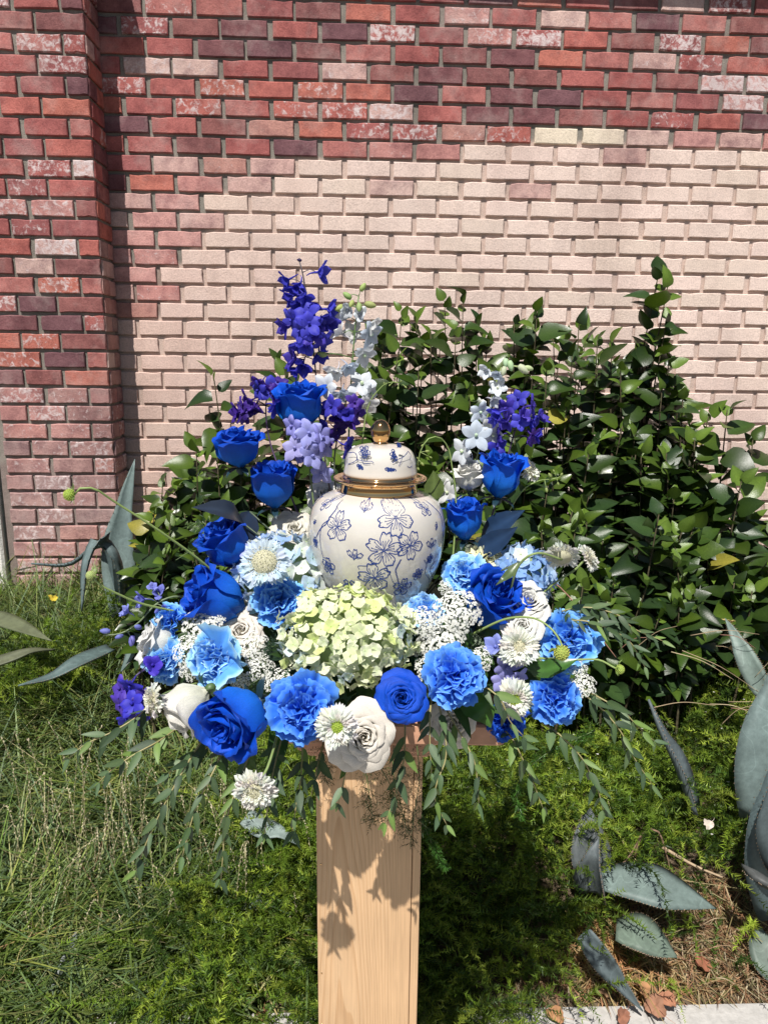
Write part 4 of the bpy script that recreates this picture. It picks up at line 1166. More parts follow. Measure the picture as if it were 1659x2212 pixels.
def carnation(x, y, Y, w, n, label, col=(.055, .26, .86), N_=33, seed=0, squash=1.0, spin=0, wings=()):
    r = random.Random(seed); p = P(x, y, Y); s = w / 2 * px(x, y, Y)
    M = frame(n, spin, p, s) @ Matrix.Diagonal((1, squash, 1, 1)); root = thing('carnation', label, 'carnation', M)
    for k in range(N_):
        o = (k + .5) / N_; a = k * 2.399 + r.uniform(-.3, .3)
        el = rad(80 - 92 * o ** .8) + r.uniform(-.38, .30); L = (.46 + .52 * o ** .6) * r.uniform(.85, 1.12)
        me = r.choice(CPin if o < .45 else CP)
        base = Vector((.22 * o * math.cos(a), .22 * o * math.sin(a), .02 + .16 * (1 - o)))
        m = Matrix.Translation(base) @ Matrix.Rotation(a - PI / 2, 4, 'Z') @ Matrix.Rotation(el, 4, 'X') @ Matrix.Rotation(r.gauss(0, .25), 4, 'Y') @ Matrix.Scale(L * r.uniform(.92, 1.05), 4)
        v = r.uniform(.85, 1.15); ob('petal', me, root, m, tuple(q * v for q in col))
    for (a, el, L) in wings:
        ob('petal', CP[2], root, Matrix.Rotation(a, 4, 'Z') @ Matrix.Translation((0, .1, .15)) @ Matrix.Rotation(el, 4, 'X') @ Matrix.Scale(L, 4), tuple(q * 1.1 for q in col))
    ob('calyx', calyx_me, root, None, (.10, .17, .06))
    stem_to(root, p - M.to_3x3().col[2].normalized() * s * .9)
    return root
LB1 = (.075, .31, .90); LB2 = (.045, .22, .86); LB3 = (.13, .40, .92)
carnation(606, 1302, .98, 112, (.05, -.72, .68), 'bright blue carnation between the pale hydrangea and the green one', LB1, seed=1)
carnation(372, 1345, .99, 92, (-.75, -.45, .45), 'blue carnation side on, tucked under the sideways blue rose', LB1, seed=2, squash=.8)
carnation(360, 1428, .95, 92, (-.5, -.8, .2), 'light blue carnation overlapping the outward turned white rose', LB3, seed=3)
carnation(468, 1422, .92, 118, (-.1, -.88, .42), 'light blue carnation with two petals spread like a butterfly, ringed by white lace', LB3, seed=4, wings=((-.75, .75, 1.45), (-2.1, .6, 1.35)))
carnation(652, 1530, .82, 136, (-.05, -.93, .3), 'vivid blue carnation at the lower rim beside the green eyed pincushion', (.035, .19, .82), seed=5, N_=38)
carnation(980, 1458, .86, 132, (.1, -.88, .42), 'vivid ragged blue carnation under the lace, beside the spiral blue rose', LB2, seed=6, N_=38)
carnation(1226, 1382, .99, 128, (.4, -.72, .55), 'broad blue carnation behind the round green seed head', LB1, seed=7, N_=36)
carnation(1196, 1508, .93, 112, (.25, -.9, .2), 'blue carnation at the lower rim next to the eucalyptus crossed pincushion', LB2, seed=8)
carnation(1004, 1243, 1.05, 96, (-.1, -.62, .75), 'pale blue carnation peeking out behind the large pointed blue rose', LB3, seed=9)
carnation(918, 1322, .99, 84, (.0, -.7, .7), 'light blue carnation veiled by white lace beside the urn foot', LB3, seed=10)
carnation(566, 1180, 1.1, 66, (-.2, -.4, .9), 'small blue carnation behind the cream pincushion flower', LB1, seed=11, N_=26)
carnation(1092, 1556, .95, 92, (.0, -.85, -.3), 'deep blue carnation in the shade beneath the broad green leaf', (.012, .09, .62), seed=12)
carnation(1050, 1205, 1.1, 82, (.1, -.6, .8), 'cream carnation behind the pale blue one, under the dark blue leaf', (.80, .78, .62), seed=13, N_=34)

# ---------- hydrangeas
def hyd_floret(seed):
    r = random.Random(seed); mb = MB()
    for k in range(4):
        a = k * PI / 2 + r.uniform(-.15, .15); n = 5; V = []; C = []; sz = r.uniform(.85, 1.1); cup = r.uniform(.2, .75)
        for i in range(n):
            s = -1 + 2 * i / (n - 1)
            for j in range(n):
                t = j / (n - 1); w = .60 * sz * math.sin(PI * (.06 + t * .86)) ** .75
                L = t * sz * (1 - .14 * s * s * t)
                V.append((L * math.cos(a) - s * w * math.sin(a), L * math.sin(a) + s * w * math.cos(a), .06 + cup * t * t * .6 - .14 * s * s * t + .03 * math.sin(s * 4 + t * 3 + seed)))
                e = t ** 1.5; C.append((.90 + .1 * e, 1.0, .84 + .18 * e))
        mb.add(V, gridf(n, n), np.array(C))
    V, F = lathe_arr([(0, .02), (.07, .05), (.08, .1), (0, .15)], 6); mb.add(V, F, (.8, .95, .5))
    return mb.build('floret', M_petal)
HF = [hyd_floret(i) for i in range(6)]
def hydrangea(x, y, Y, wx, wy, n, label, cols, size=17, N_=130, seed=0, dep=.6):
    r = random.Random(seed); p = P(x, y, Y); m = px(x, y, Y); M = frame(n, 0, p); root = thing('hydrangea', label, 'hydrangea', M)
    ax, ay, az = wx / 2 * m, wy / 2 * m, wx / 2 * m * dep
    V, F = lathe_arr([(0, -.4), (.5, -.35), (.82, .0), (.72, .45), (.4, .72), (0, .80)], 20)
    V = V * np.array((ax, ay, az)); ob('inner_florets', mesh('inner_florets', V, F, M_petal, np.tile((.35, .45, .22), (len(V), 1))), root, None, (1, 1, 1))
    for k in range(N_):
        zz = 1 - 1.25 * (k + .5) / N_; a = k * 2.39996 + r.uniform(-.2, .2); rr_ = math.sqrt(max(0, 1 - zz * zz))
        lump = 1 + .10 * noise.noise(Vector((rr_ * math.cos(a) * 2.2, rr_ * math.sin(a) * 2.2, seed + zz * 2)))
        q = Vector((ax * rr_ * math.cos(a), ay * rr_ * math.sin(a), az * zz)) * lump * r.uniform(.88, 1.07)
        nn = Vector((q.x / ax ** 2, q.y / ay ** 2, q.z / az ** 2)).normalized() + Vector((r.gauss(0, .5), r.gauss(0, .5), r.gauss(0, .3)))
        c = cols(r, rr_ * math.cos(a), rr_ * math.sin(a))
        ob('floret', r.choice(HF), root, frame(nn, r.uniform(0, 6), q, size * m * r.uniform(.82, 1.15)), c)
    stem_to(root, p - M.to_3x3().col[2] * az * .5, None, .004)
    return root
def hgreen(r, a, b):
    q = r.random() + .35 * (abs(a) ** 2 + (b < -.55) * .5)
    return (.76, .80, .38) if q < .40 else ((.84, .85, .58) if q < .78 else ((.85, .85, .66) if q < 1.08 else (.70, .78, .84)))
def hblue(r, a, b):
    q = r.random(); return (.36, .50, .84) if q < .3 else ((.56, .68, .88) if q < .62 else ((.80, .82, .82) if q < .94 else (.46, .50, .84)))
def hblue2(r, a, b):
    q = r.random(); return (.28, .45, .84) if q < .5 else ((.48, .62, .88) if q < .85 else (.78, .80, .76))
hydrangea(752, 1376, .92, 288, 212, (-.02, -.80, .60), 'large lime green and white hydrangea head at the foot of the urn', hgreen, 15.5, 290, 1, .62)
hydrangea(606, 1240, 1.04, 200, 180, (-.1, -.72, .68), 'pale blue and white hydrangea under the cream pincushion, beside the urn', hblue, 22, 84, 2, .6)
hydrangea(1133, 1240, 1.07, 125, 118, (.15, -.72, .68), 'pale blue hydrangea between the large pointed blue rose and the pair of pincushions', hblue2, 20, 56, 3, .6)

# ---------- scabiosa (pincushion flowers)
def scab_petal(seed, L=1.0):
    r = random.Random(seed); nu, nv = 7, 5; V = []; C = []
    for i in range(nu):
        s = -1 + 2 * i / (nu - 1)
        for j in range(nv):
            t = j / (nv - 1); w = .05 + .27 * t ** .8
            LL = t * (1 + .10 * math.cos(s * 3 * PI) * t ** 3 - .1 * s * s)
            V.append((s * w, LL, .16 * t * math.sin(s * 6 + seed) * t + .10 * math.sin(t * 3)))
            C.append((1, 1, .98))
    return mesh('petal', V, gridf(nu, nv), M_petal, np.array(C))
SP = [scab_petal(i) for i in range(5)]
def octa(p, r_): 
    x, y, z = p; return [(x + r_, y, z), (x - r_, y, z), (x, y + r_, z), (x, y - r_, z), (x, y, z + r_), (x, y, z - r_)], [(0, 2, 4), (2, 1, 4), (1, 3, 4), (3, 0, 4), (2, 0, 5), (1, 2, 5), (3, 1, 5), (0, 3, 5)]
def pin_centre(kind, seed):
    r = random.Random(seed); mb = MB(); n = 110 if kind != 'fuzz' else 240; Rr = .47 if kind == 'green' else (.62 if kind == 'fuzz' else .46)
    V, F = lathe_arr([(0, -.1), (Rr * .9, 0), (Rr * .85, Rr * .4), (Rr * .45, Rr * .62), (0, Rr * .7)], 14)
    mb.add(V, F, (.30, .42, .06) if kind == 'green' else (.62, .60, .42))
    for k in range(n):
        zz = 1 - .98 * (k + .5) / n; a = k * 2.39996; rr_ = math.sqrt(1 - zz * zz)
        d = Vector((rr_ * math.cos(a), rr_ * math.sin(a), zz * .72)); p = d * Rr
        if kind == 'green':
            V, F = octa(p * 1.04, .034); mb.add(V, F, (.52, .66, .10) if k < n * .72 else (.80, .85, .55))
        else:
            e = d + Vector((r.gauss(0, .18), r.gauss(0, .18), .05)); q = p + e.normalized() * r.uniform(.10, .2 if kind == 'fuzz' else .14)
            sd = d.orthogonal().normalized() * .012
            mb.add([p * .9 - sd, p * .9 + sd, q], [(0, 1, 2)], (.74, .72, .56)); V, F = octa(q, .030); mb.add(V, F, (.84, .80, .60) if r.random() < .7 else (.62, .50, .28) if kind == 'tan' else (.86, .84, .72))
    return mb.build('pincushion', M_white)
PC = {'green': pin_centre('green', 1), 'fuzz': pin_centre('fuzz', 2), 'tan': pin_centre('tan', 3)}
def scabiosa(x, y, Y, w, n, label, kind='fuzz', seed=0, col=(.84, .84, .78), rings=4, stem=None, back=False):
    r = random.Random(seed); p = P(x, y, Y); s = w / 2 * px(x, y, Y); M = frame(n, 0, p, s); root = thing('pincushion_flower', label, 'pincushion flower', M)
    for ring in range(rings):
        cnt = (17, 15, 13, 11)[ring]; L = (.74, .64, .52, .40)[ring]; el = (.05, .32, .62, .95)[ring]
        for k in range(cnt):
            a = 2 * PI * k / cnt + ring * .2 + r.uniform(-.08, .08)
            m = Matrix.Rotation(a, 4, 'Z') @ Matrix.Translation((0, .30 - .02 * ring, .02 + .06 * ring)) @ Matrix.Rotation(el + r.gauss(0, .22), 4, 'X') @ Matrix.Scale(L * r.uniform(.85, 1.1), 4)
            ob('petal', r.choice(SP), root, m, tuple(q * r.uniform(.92, 1.04) for q in col))
    ob('pincushion', PC[kind], root, None, (1, 1, 1))
    mb = MB()
    for k in range(10):
        a = 2 * PI * k / 10; mb.add([(.06 * math.cos(a - .3), .06 * math.sin(a - .3), -.04), (.06 * math.cos(a + .3), .06 * math.sin(a + .3), -.04), (.36 * math.cos(a), .36 * math.sin(a), -.05)], [(0, 1, 2)], (1, 1, 1))
    V, F = lathe_arr([(0, -.12), (.06, -.1), (.2, -.03), (.34, .02), (.1, .03)], 10); mb.add(V, F, (1, 1, 1))
    ob('bracts', mb.build('bracts', M_stem), root, None, (.16, .22, .07))
    path = [P(*q) for q in stem] if stem else None
    if path:
        inv = M.inverted(); base = p - M.to_3x3().col[2].normalized() * s * .1
        ob('stem', mesh('stem', *tube_arr([inv @ q for q in smoothpath([base] + path, 18)], .0017 / s, .0017 / s, 6), M_stem), root, None, (.22, .30, .10))
    else: stem_to(root, p - M.to_3x3().col[2].normalized() * s * .1, None, .0016, (.16, .24, .07), .4)
    return root
scabiosa(573, 1216, .95, 104, (-.02, -.88, .48), 'cream pincushion flower resting on the pale blue hydrangea beside the urn', 'fuzz', 1, (.62, .74, .86), 2)
scabiosa(552, 1703, .756, 92, (-.10, -.97, .0), 'white pincushion flower hanging alone below the arrangement on a bare stem', 'fuzz', 2, stem=[(574, 1668, .775), (588, 1630, .80), (602, 1580, .87), (620, 1540, .98)])
scabiosa(730, 1568, .76, 92, (-.06, -.96, .22), 'white pincushion flower with a bright green centre on the full cream rose', 'green', 3, stem=[(732, 1562, .80), (745, 1530, .90), (770, 1495, .97)])
scabiosa(1119, 1396, .915, 90, (.05, -.92, .38), 'white pincushion flower with a tan centre under the pair of white roses', 'tan', 4)
scabiosa(1108, 1508, .89, 84, (.1, -.97, .1), 'white pincushion flower with a green eye, crossed by eucalyptus leaves', 'green', 5)
scabiosa(336, 1512, .82, 74, (-.85, -.5, .1), 'frilly white pincushion flower in profile, leaning on the hanging white rose', 'fuzz', 6, stem=[(365, 1495, .88), (430, 1475, .93), (480, 1465, .98)])
scabiosa(1212, 1206, 1.0, 76, (.1, .75, .5), 'white pincushion flower seen from behind, above the round seed heads', 'fuzz', 7, stem=[(1160, 1195, .97), (1120, 1222, .98), (1098, 1290, 1.0)])
scabiosa(1266, 1206, 1.02, 62, (.75, -.2, .6), 'outermost white pincushion flower, touching the one seen from behind', 'fuzz', 8, stem=[(1240, 1232, 1.02), (1200, 1258, 1.03), (1150, 1300, 1.04)])
scabiosa(1140, 1017, 1.16, 54, (.6, -.5, .6), 'small white pincushion flower behind the blue rose beside the white rosebud', 'fuzz', 9)

def seed_ball(x, y, Y, w, label, stem, n=(0, -.8, .3), col=(.42, .52, .12), seed=0, spiky=1.0):
    r = random.Random(seed); p = P(x, y, Y); s = w / 2 * px(x, y, Y); M = frame(n, 0, p, s); root = thing('scabiosa_pod', label, 'seed pod', M)
    mb = MB(); V, F = lathe_arr([(0, -.75), (.5, -.6), (.8, -.1), (.72, .4), (.4, .72), (0, .82)], 14); mb.add(V, F, (.8, .9, .7))
    for k in range(95):
        zz = 1 - 1.75 * (k + .5) / 95; a = k * 2.39996; q = math.sqrt(max(0, 1 - zz * zz)); d = Vector((q * math.cos(a), q * math.sin(a), zz)) * .82
        V, F = octa(d, .10); mb.add(V, F, (1.1, 1.1, 1.0) if k % 3 else (1.5, 1.4, 1.3))
    ob('seeds', mb.build('seeds', M_white), root, None, col)
    mb = MB()
    for k in range(13):
        a = 2 * PI * k / 13 + r.uniform(-.2, .2); o = Vector((math.cos(a), math.sin(a), 0)); t = o.cross(Vector((0, 0, 1))) * .09; L = r.uniform(1.1, 1.7) * spiky
        mb.add([o * .5 - t + Vector((0, 0, -.5)), o * .5 + t + Vector((0, 0, -.5)), o * L * .9 + Vector((0, 0, -.35 - .1 * L)) + t * .4, o * L * 1.3 + Vector((0, 0, -.2 + r.uniform(-.4, .5)))], [(0, 1, 2), (0, 2, 3)], (1, 1, 1))
    ob('bracts', mb.build('bracts', M_stem), root, None, (.16, .24, .06))
    inv = M.inverted(); b = p - M.to_3x3().col[2].normalized() * s * .6
    ob('stem', mesh('stem', *tube_arr([inv @ q for q in smoothpath([b] + [P(*q) for q in stem], 26)], .0013 / s, .0018 / s, 6), M_stem), root, None, (.24, .33, .10))
seed_ball(151, 1069, .90, 30, 'green button seed head on the longest stem, in front of the brick pillar', [(170, 1056, .905), (205, 1056, .91), (250, 1085, .93), (350, 1150, .96), (450, 1225, 1.0), (520, 1300, 1.03)], (-.8, -.5, .1), seed=1)
seed_ball(197, 1243, .92, 24, 'small pale star shaped bud on a thin stem near the bent agave leaf', [(215, 1262, .925), (260, 1285, .94), (310, 1305, .96), (400, 1325, 1.0)], (-.7, -.5, .5), (.50, .56, .26), 2, 1.3)
seed_ball(1213, 1410, .88, 40, 'round green seed head in front of the broad blue carnation', [(1212, 1390, .89), (1190, 1358, .90), (1150, 1335, .92), (1090, 1338, .94), (1020, 1370, .97)], (.1, -.9, -.4), (.46, .50, .14), 3, .8)
seed_ball(1338, 1446, .92, 24, 'small yellow green bud reaching out past the blue carnations', [(1322, 1440, .925), (1290, 1425, .93), (1230, 1425, .93), (1130, 1420, .96)], (.85, -.4, -.1), (.42, .52, .14), 4, .9)

# ---------- delphiniums and larkspur
def delph_floret(seed, cup=.25, bee=(.8, .8, .85)):
    r = random.Random(seed); mb = MB()
    for k in range(5):
        a = k * 2 * PI / 5 + r.uniform(-.12, .12); nu, nv = 5, 6; V = []; C = []; c2 = cup + r.uniform(-.28, .28); sz = r.uniform(.8, 1.12)
        for i in range(nu):
            s = -1 + 2 * i / (nu - 1)
            for j in range(nv):
                t = j / (nv - 1); w = .38 * math.sin(PI * (.08 + .86 * t)) ** .8
                rr_ = .08 + t * sz * math.cos(c2); z = t * sz * math.sin(c2) - .16 * s * s * t + .10 * math.sin(t * 3)
                V.append((rr_ * math.cos(a) - s * w * math.sin(a), rr_ * math.sin(a) + s * w * math.cos(a), z)); g = .85 + .2 * t - .12 * (abs(s) < .3)
                C.append((g, g, g))
        mb.add(V, gridf(nu, nv), np.array(C))
    V, F = lathe_arr([(0, .0), (.12, .1), (.13, .24), (0, .32)], 6); mb.add(V, F, bee)
    V, F = tube_arr([(0, 0, .02), (.05, 0, -.3), (.16, 0, -.62), (.34, 0, -.82)], .10, .03, 5); mb.add(V, F, (.8, .75, .8))
    return mb.build('floret', M_petal)
DFo = [delph_floret(i, .15) for i in range(3)]; DFc = [delph_floret(5 + i, .85) for i in range(3)]; DFw = [delph_floret(9 + i, .3, (1.1, 1.2, .8)) for i in range(3)]
budV, budF = lathe_arr([(0, -.5), (.22, -.45), (.36, -.1), (.34, .3), (.16, .65), (0, .75)], 8)
M_bud = mesh('bud', budV, budF, M_petal, np.tile((1, 1, 1), (len(budV), 1)))
def spike(name, label, cat, stem, florets, cols, buds=(), budcol=(.45, .55, .2), stemcol=(.12, .16, .07), r=.0018, kinds=None):
    """stem: pixel path with depth; florets: (x, y, width, Y, (nx,ny,nz), open?)"""
    b = P(*stem[-1]); root = thing(name, label, cat, Matrix.Translation(b)); path = smoothpath([P(*q) - b for q in stem], 24); florets = [(f[0], f[1], f[2] * 1.24, *f[3:]) for f in florets]
    ob('stem', mesh('stem', *tube_arr(path, r * .6, r, 6), M_stem), root, None, stemcol)
    ped_ = MB()
    def near(p): return min(path, key=lambda q: (q - p).length + abs(q.z - (p.z - .006)))
    for (x, y, w, Y, n, o) in florets:
        p = P(x, y, Y) - b; s = w / 2 * px(x, y, Y); lst = {0: DFc, 1: DFo, 2: DFw}[o]
        c = R.choice(cols); v = R.uniform(.85, 1.15); M = frame(Vector(n) + Vector((R.gauss(0, .3), 0, R.gauss(0, .3))), R.uniform(0, 6), p, s)
        ob('floret', R.choice(lst), root, M, tuple(q * v for q in c)); back = M.to_3x3().col[2].normalized() * s * .1
        q = near(p); ped_.add(*tube_arr(smoothpath([p - back, (p - back).lerp(q, .5) + Vector((0, 0, .004)), q], 5), .0007, .0009, 4))
    for (x, y, w, Y, n) in buds:
        p = P(x, y, Y) - b; s = w / 2 * px(x, y, Y) * 1.5; ob('bud', M_bud, root, frame(n, 0, p, s), tuple(q * R.uniform(.85, 1.1) for q in budcol))
        q = near(p); ped_.add(*tube_arr(smoothpath([p, p.lerp(q, .5) + Vector((0, 0, .003)), q], 5), .0008, .0009, 4))
    if ped_.n: ob('flower_stalks', ped_.build('flower_stalks', M_stem), root, None, stemcol)
    return root
VIO = [(.07, .07, .60), (.06, .055, .50), (.10, .10, .70), (.085, .06, .48)]; DVI = [(.07, .028, .30), (.05, .02, .22), (.10, .045, .40)]
LIL = [(.38, .40, .80), (.46, .45, .82), (.32, .32, .74)]; PAL = [(.76, .81, .86), (.84, .85, .84), (.64, .73, .84)]; PER = [(.22, .25, .72), (.28, .32, .78)]
def scat(lst, cx0, cy0, cx1, cy1, n, w, Y, rs_, o=1, spread=26, down=-.15):
    for i in range(n):
        t = (i + .5) / n; spread_ = spread * 1.3; x = cx0 + (cx1 - cx0) * t + rs_.uniform(-spread_, spread_); y = cy0 + (cy1 - cy0) * t + rs_.uniform(-14, 14)
        side = (x - (cx0 + (cx1 - cx0) * t)) / max(1, spread)
        lst.append((x, y, w * rs_.uniform(.85, 1.1), Y - rs_.uniform(-.01, .03), (side * .9, -.8 + .3 * abs(side), down + rs_.uniform(-.3, .3)), o if isinstance(o, int) else rs_.choice(o)))
    return lst
rd = random.Random(4)
fl = [(624, 604, 44, 1.2, (-.8, -.2, -.5), 0), (688, 588, 50, 1.2, (.9, -.3, -.3), 0), (632, 640, 46, 1.19, (-.6, -.5, -.5), 0), (660, 640, 40, 1.18, (.5, -.5, -.6), 0), (650, 612, 40, 1.2, (-.2, -.3, -.9), 0),
      (708, 668, 52, 1.19, (.9, -.3, .1), 0), (632, 690, 50, 1.18, (-.6, -.6, -.2), 1), (662, 678, 52, 1.17, (.1, -.9, .2), 1), (690, 690, 50, 1.18, (.4, -.7, -.4), 0), (650, 715, 52, 1.17, (-.3, -.8, .0), 1),
      (676, 722, 52, 1.17, (.2, -.9, 0), 1), (640, 775, 50, 1.18, (-.8, -.5, -.2), 0), (650, 742, 44, 1.18, (-.5, -.6, -.4), 0), (690, 762, 44, 1.19, (.5, -.6, -.4), 0), (640, 795, 40, 1.18, (-.5, -.5, -.6), 0), (698, 735, 46, 1.18, (.6, -.7, 0), 1), (645, 655, 44, 1.19, (-.3, -.8, -.3), 0), (672, 655, 44, 1.19, (.4, -.7, -.4), 0), (620, 705, 46, 1.18, (-.8, -.4, -.2), 0), (668, 700, 50, 1.16, (0, -.9, -.1), 1), (662, 745, 48, 1.17, (0, -.8, -.4), 0), (712, 700, 44, 1.19, (.8, -.4, -.3), 0), (655, 788, 44, 1.18, (0, -.7, -.5), 0), (638, 622, 40, 1.2, (-.5, -.5, -.6), 0)]
spike('delphinium', 'tallest deep violet blue delphinium spike, nodding at its tip', 'delphinium', [(646, 560, 1.2), (656, 600, 1.2), (668, 680, 1.2), (680, 780, 1.2), (690, 900, 1.18), (720, 1100, 1.14), (760, 1250, 1.1)], fl, VIO, buds=[(648, 562, 12, 1.2, (-1, 0, .2))], budcol=(.05, .03, .12), stemcol=(.07, .06, .07))
fl = [(742, 690, 40, 1.2, (-.8, -.4, -.3), 0), (752, 668, 38, 1.2, (-.4, -.7, -.2), 0), (738, 720, 46, 1.19, (-.9, -.4, 0), 0), (800, 700, 42, 1.2, (.8, -.4, -.3), 0), (778, 680, 36, 1.2, (.3, -.7, -.3), 0), (798, 722, 48, 1.2, (.7, -.6, 0), 2), (762, 718, 40, 1.21, (-.2, -.8, 0), 2),
      (785, 765, 50, 1.2, (.4, -.7, -.5), 2), (728, 800, 48, 1.18, (-.5, -.6, -.4), 0), (752, 790, 44, 1.18, (.1, -.7, -.5), 0), (705, 835, 46, 1.17, (-.4, -.8, 0), 2), (738, 850, 44, 1.17, (.1, -.7, -.5), 2), (782, 830, 52, 1.19, (.5, -.7, .2), 2), (800, 850, 44, 1.19, (.8, -.5, -.2), 2), (790, 875, 50, 1.18, (.4, -.8, -.3), 2)]
spike('delphinium', 'pale blue white delphinium spike with lime green buds at its tip', 'delphinium', [(775, 640, 1.2), (768, 700, 1.2), (760, 800, 1.2), (755, 900, 1.19), (752, 1050, 1.16), (760, 1240, 1.12)], fl, PAL,
      buds=[(783, 622, 22, 1.2, (.5, 0, .8)), (752, 640, 24, 1.2, (-.7, 0, .5)), (736, 665, 28, 1.2, (-.8, -.3, -.3)), (798, 658, 28, 1.2, (.9, -.2, -.2)), (776, 662, 24, 1.19, (0, -.5, -.8)), (760, 655, 20, 1.19, (-.3, -.4, -.6)), (695, 765, 24, 1.18, (.8, -.3, -.2)), (672, 762, 24, 1.18, (-.5, -.5, -.5))], stemcol=(.13, .22, .07))
fl = scat([], 585, 838, 545, 905, 12, 44, 1.18, rd, [0, 1], 30)
spike('delphinium', 'dark purple delphinium cluster between the two uppermost blue roses', 'delphinium', [(590, 820, 1.19), (575, 870, 1.19), (585, 960, 1.18), (640, 1100, 1.14), (700, 1260, 1.1)], fl + [(600, 828, 40, 1.19, (0, -.5, .4), 1), (530, 880, 36, 1.19, (-.8, -.4, 0), 0)], DVI + VIO[:1], stemcol=(.06, .03, .09))
fl = [(632, 920, 44, 1.12, (-.5, -.8, .1), 1), (668, 935, 52, 1.11, (0, -.95, .1), 1), (655, 912, 40, 1.13, (.1, -.6, .6), 1), (694, 945, 48, 1.11, (.5, -.8, .1), 1), (638, 968, 50, 1.11, (-.5, -.85, 0), 1), (674, 985, 52, 1.11, (.2, -.9, -.1), 1), (700, 965, 44, 1.12, (.6, -.7, .1), 1), (650, 985, 40, 1.12, (-.2, -.8, -.4), 1), (695, 1022, 44, 1.13, (.2, -.8, -.4), 1)]
spike('delphinium', 'pale lilac delphinium florets above the upright blue rose next to the urn lid', 'delphinium', [(650, 895, 1.15), (665, 960, 1.15), (672, 1040, 1.14), (690, 1150, 1.12), (740, 1280, 1.08)], fl, LIL, stemcol=(.14, .2, .08))
fl = scat([], 740, 868, 700, 985, 15, 42, 1.16, rd, [0, 1, 1], 34)
spike('delphinium', 'dense deep purple delphinium cluster behind the urn lid, under the white spike', 'delphinium', [(752, 850, 1.18), (735, 920, 1.18), (722, 1010, 1.17), (740, 1150, 1.14), (770, 1260, 1.1)], fl + [(765, 870, 36, 1.16, (.7, -.6, .2), 1), (728, 905, 34, 1.15, (-.2, -.9, .2), 0), (750, 895, 40, 1.14, (.2, -.9, .3), 0)], DVI + VIO[:2], stemcol=(.1, .12, .08))
fl = [(1075, 838, 34, 1.16, (.1, -.9, .1), 2), (1062, 862, 38, 1.15, (.2, -.7, -.6), 0), (1036, 890, 40, 1.15, (-.2, -.9, 0), 2), (1052, 925, 38, 1.15, (.3, -.9, .1), 2), (1028, 942, 54, 1.13, (-.1, -.95, .1), 2), (1064, 940, 42, 1.14, (.4, -.85, 0), 2), (1000, 975, 48, 1.14, (-.6, -.7, 0), 2), (1018, 1000, 40, 1.15, (-.2, -.8, -.3), 2), (1052, 800, 36, 1.16, (-.6, -.5, -.4), 0), (1075, 808, 30, 1.16, (-.1, -.7, -.4), 0), (968, 1064, 44, 1.13, (-.6, -.75, .1), 2), (985, 1085, 34, 1.12, (-.2, -.7, -.4), 2)]
spike('delphinium', 'white delphinium spray arching over at its tip in front of the shrub', 'delphinium', [(1098, 776, 1.17), (1084, 790, 1.17), (1065, 850, 1.17), (1050, 910, 1.17), (1032, 980, 1.16), (1010, 1080, 1.15), (980, 1200, 1.12), (950, 1300, 1.08)], fl, PAL,
      buds=[(1102, 788, 26, 1.16, (.2, -.2, -.9)), (1128, 796, 30, 1.16, (.7, -.2, -.6)), (1092, 782, 22, 1.16, (0, -.2, -.9)), (1140, 795, 22, 1.16, (.9, 0, -.2)), (1088, 800, 24, 1.15, (-.2, -.3, -.9))], budcol=(.62, .70, .45), stemcol=(.30, .38, .14))
fl = scat([], 1122, 870, 1112, 940, 13, 40, 1.15, rd, [0, 1], 38) + [(1165, 905, 44, 1.15, (.8, -.5, .1), 0), (1080, 930, 36, 1.15, (-.6, -.7, 0), 0), (1072, 965, 40, 1.14, (-.2, -.6, .6), 1), (1120, 862, 40, 1.15, (-.2, -.7, .5), 1), (1140, 945, 38, 1.15, (.4, -.8, -.3), 0)]
spike('delphinium', 'deep violet delphinium cluster right above the blue rose with the white rosebud', 'delphinium', [(1135, 865, 1.17), (1118, 910, 1.17), (1098, 980, 1.17), (1060, 1120, 1.14), (1000, 1260, 1.1)], fl, VIO + DVI[2:], stemcol=(.07, .04, .10))
fl = [(312, 1294, 40, 1.0, (-.4, -.7, .4), 0), (278, 1322, 36, .99, (-.8, -.4, .2), 0), (345, 1283, 34, 1.02, (0, -.6, .6), 0), (352, 1312, 30, 1.0, (.1, -.8, 0), 0), (330, 1270, 26, 1.02, (.2, -.5, .7), 0)]
spike('larkspur', 'periwinkle larkspur sprig with loose buds at the outer rim, by the small pale bud', 'larkspur', [(225, 1372, .99), (262, 1368, .99), (300, 1345, 1.0), (345, 1300, 1.01), (400, 1290, 1.03), (470, 1330, 1.05)], fl, PER, buds=[(230, 1363, 24, .99, (-.9, -.2, .1)), (260, 1374, 20, .99, (-.7, -.4, -.2)), (286, 1382, 26, .98, (-.1, -.4, -.9)), (300, 1355, 22, .99, (-.3, -.6, .4))], budcol=(.22, .24, .6), stemcol=(.15, .2, .1))
fl = [(262, 1488, 46, .92, (-.8, -.5, .2), 1), (283, 1480, 44, .91, (-.1, -.9, .2), 1), (262, 1522, 44, .91, (-.7, -.6, -.1), 1), (288, 1520, 50, .90, (-.1, -.9, 0), 1), (276, 1550, 42, .90, (-.3, -.7, -.6), 1), (300, 1552, 42, .90, (.2, -.8, -.4), 1), (330, 1438, 50, .92, (.4, -.7, .4), 0), (310, 1505, 40, .91, (.3, -.8, .1), 1), (290, 1500, 36, .92, (0, -.9, .3), 0)]
spike('larkspur', 'ink violet larkspur hanging at the outer rim next to the hanging white rose', 'larkspur', [(270, 1555, .92), (276, 1500, .93), (300, 1455, .94), (350, 1440, .97), (430, 1445, 1.0)], fl, [(.07, .045, .50), (.09, .05, .42), (.055, .05, .60)], stemcol=(.06, .04, .12))
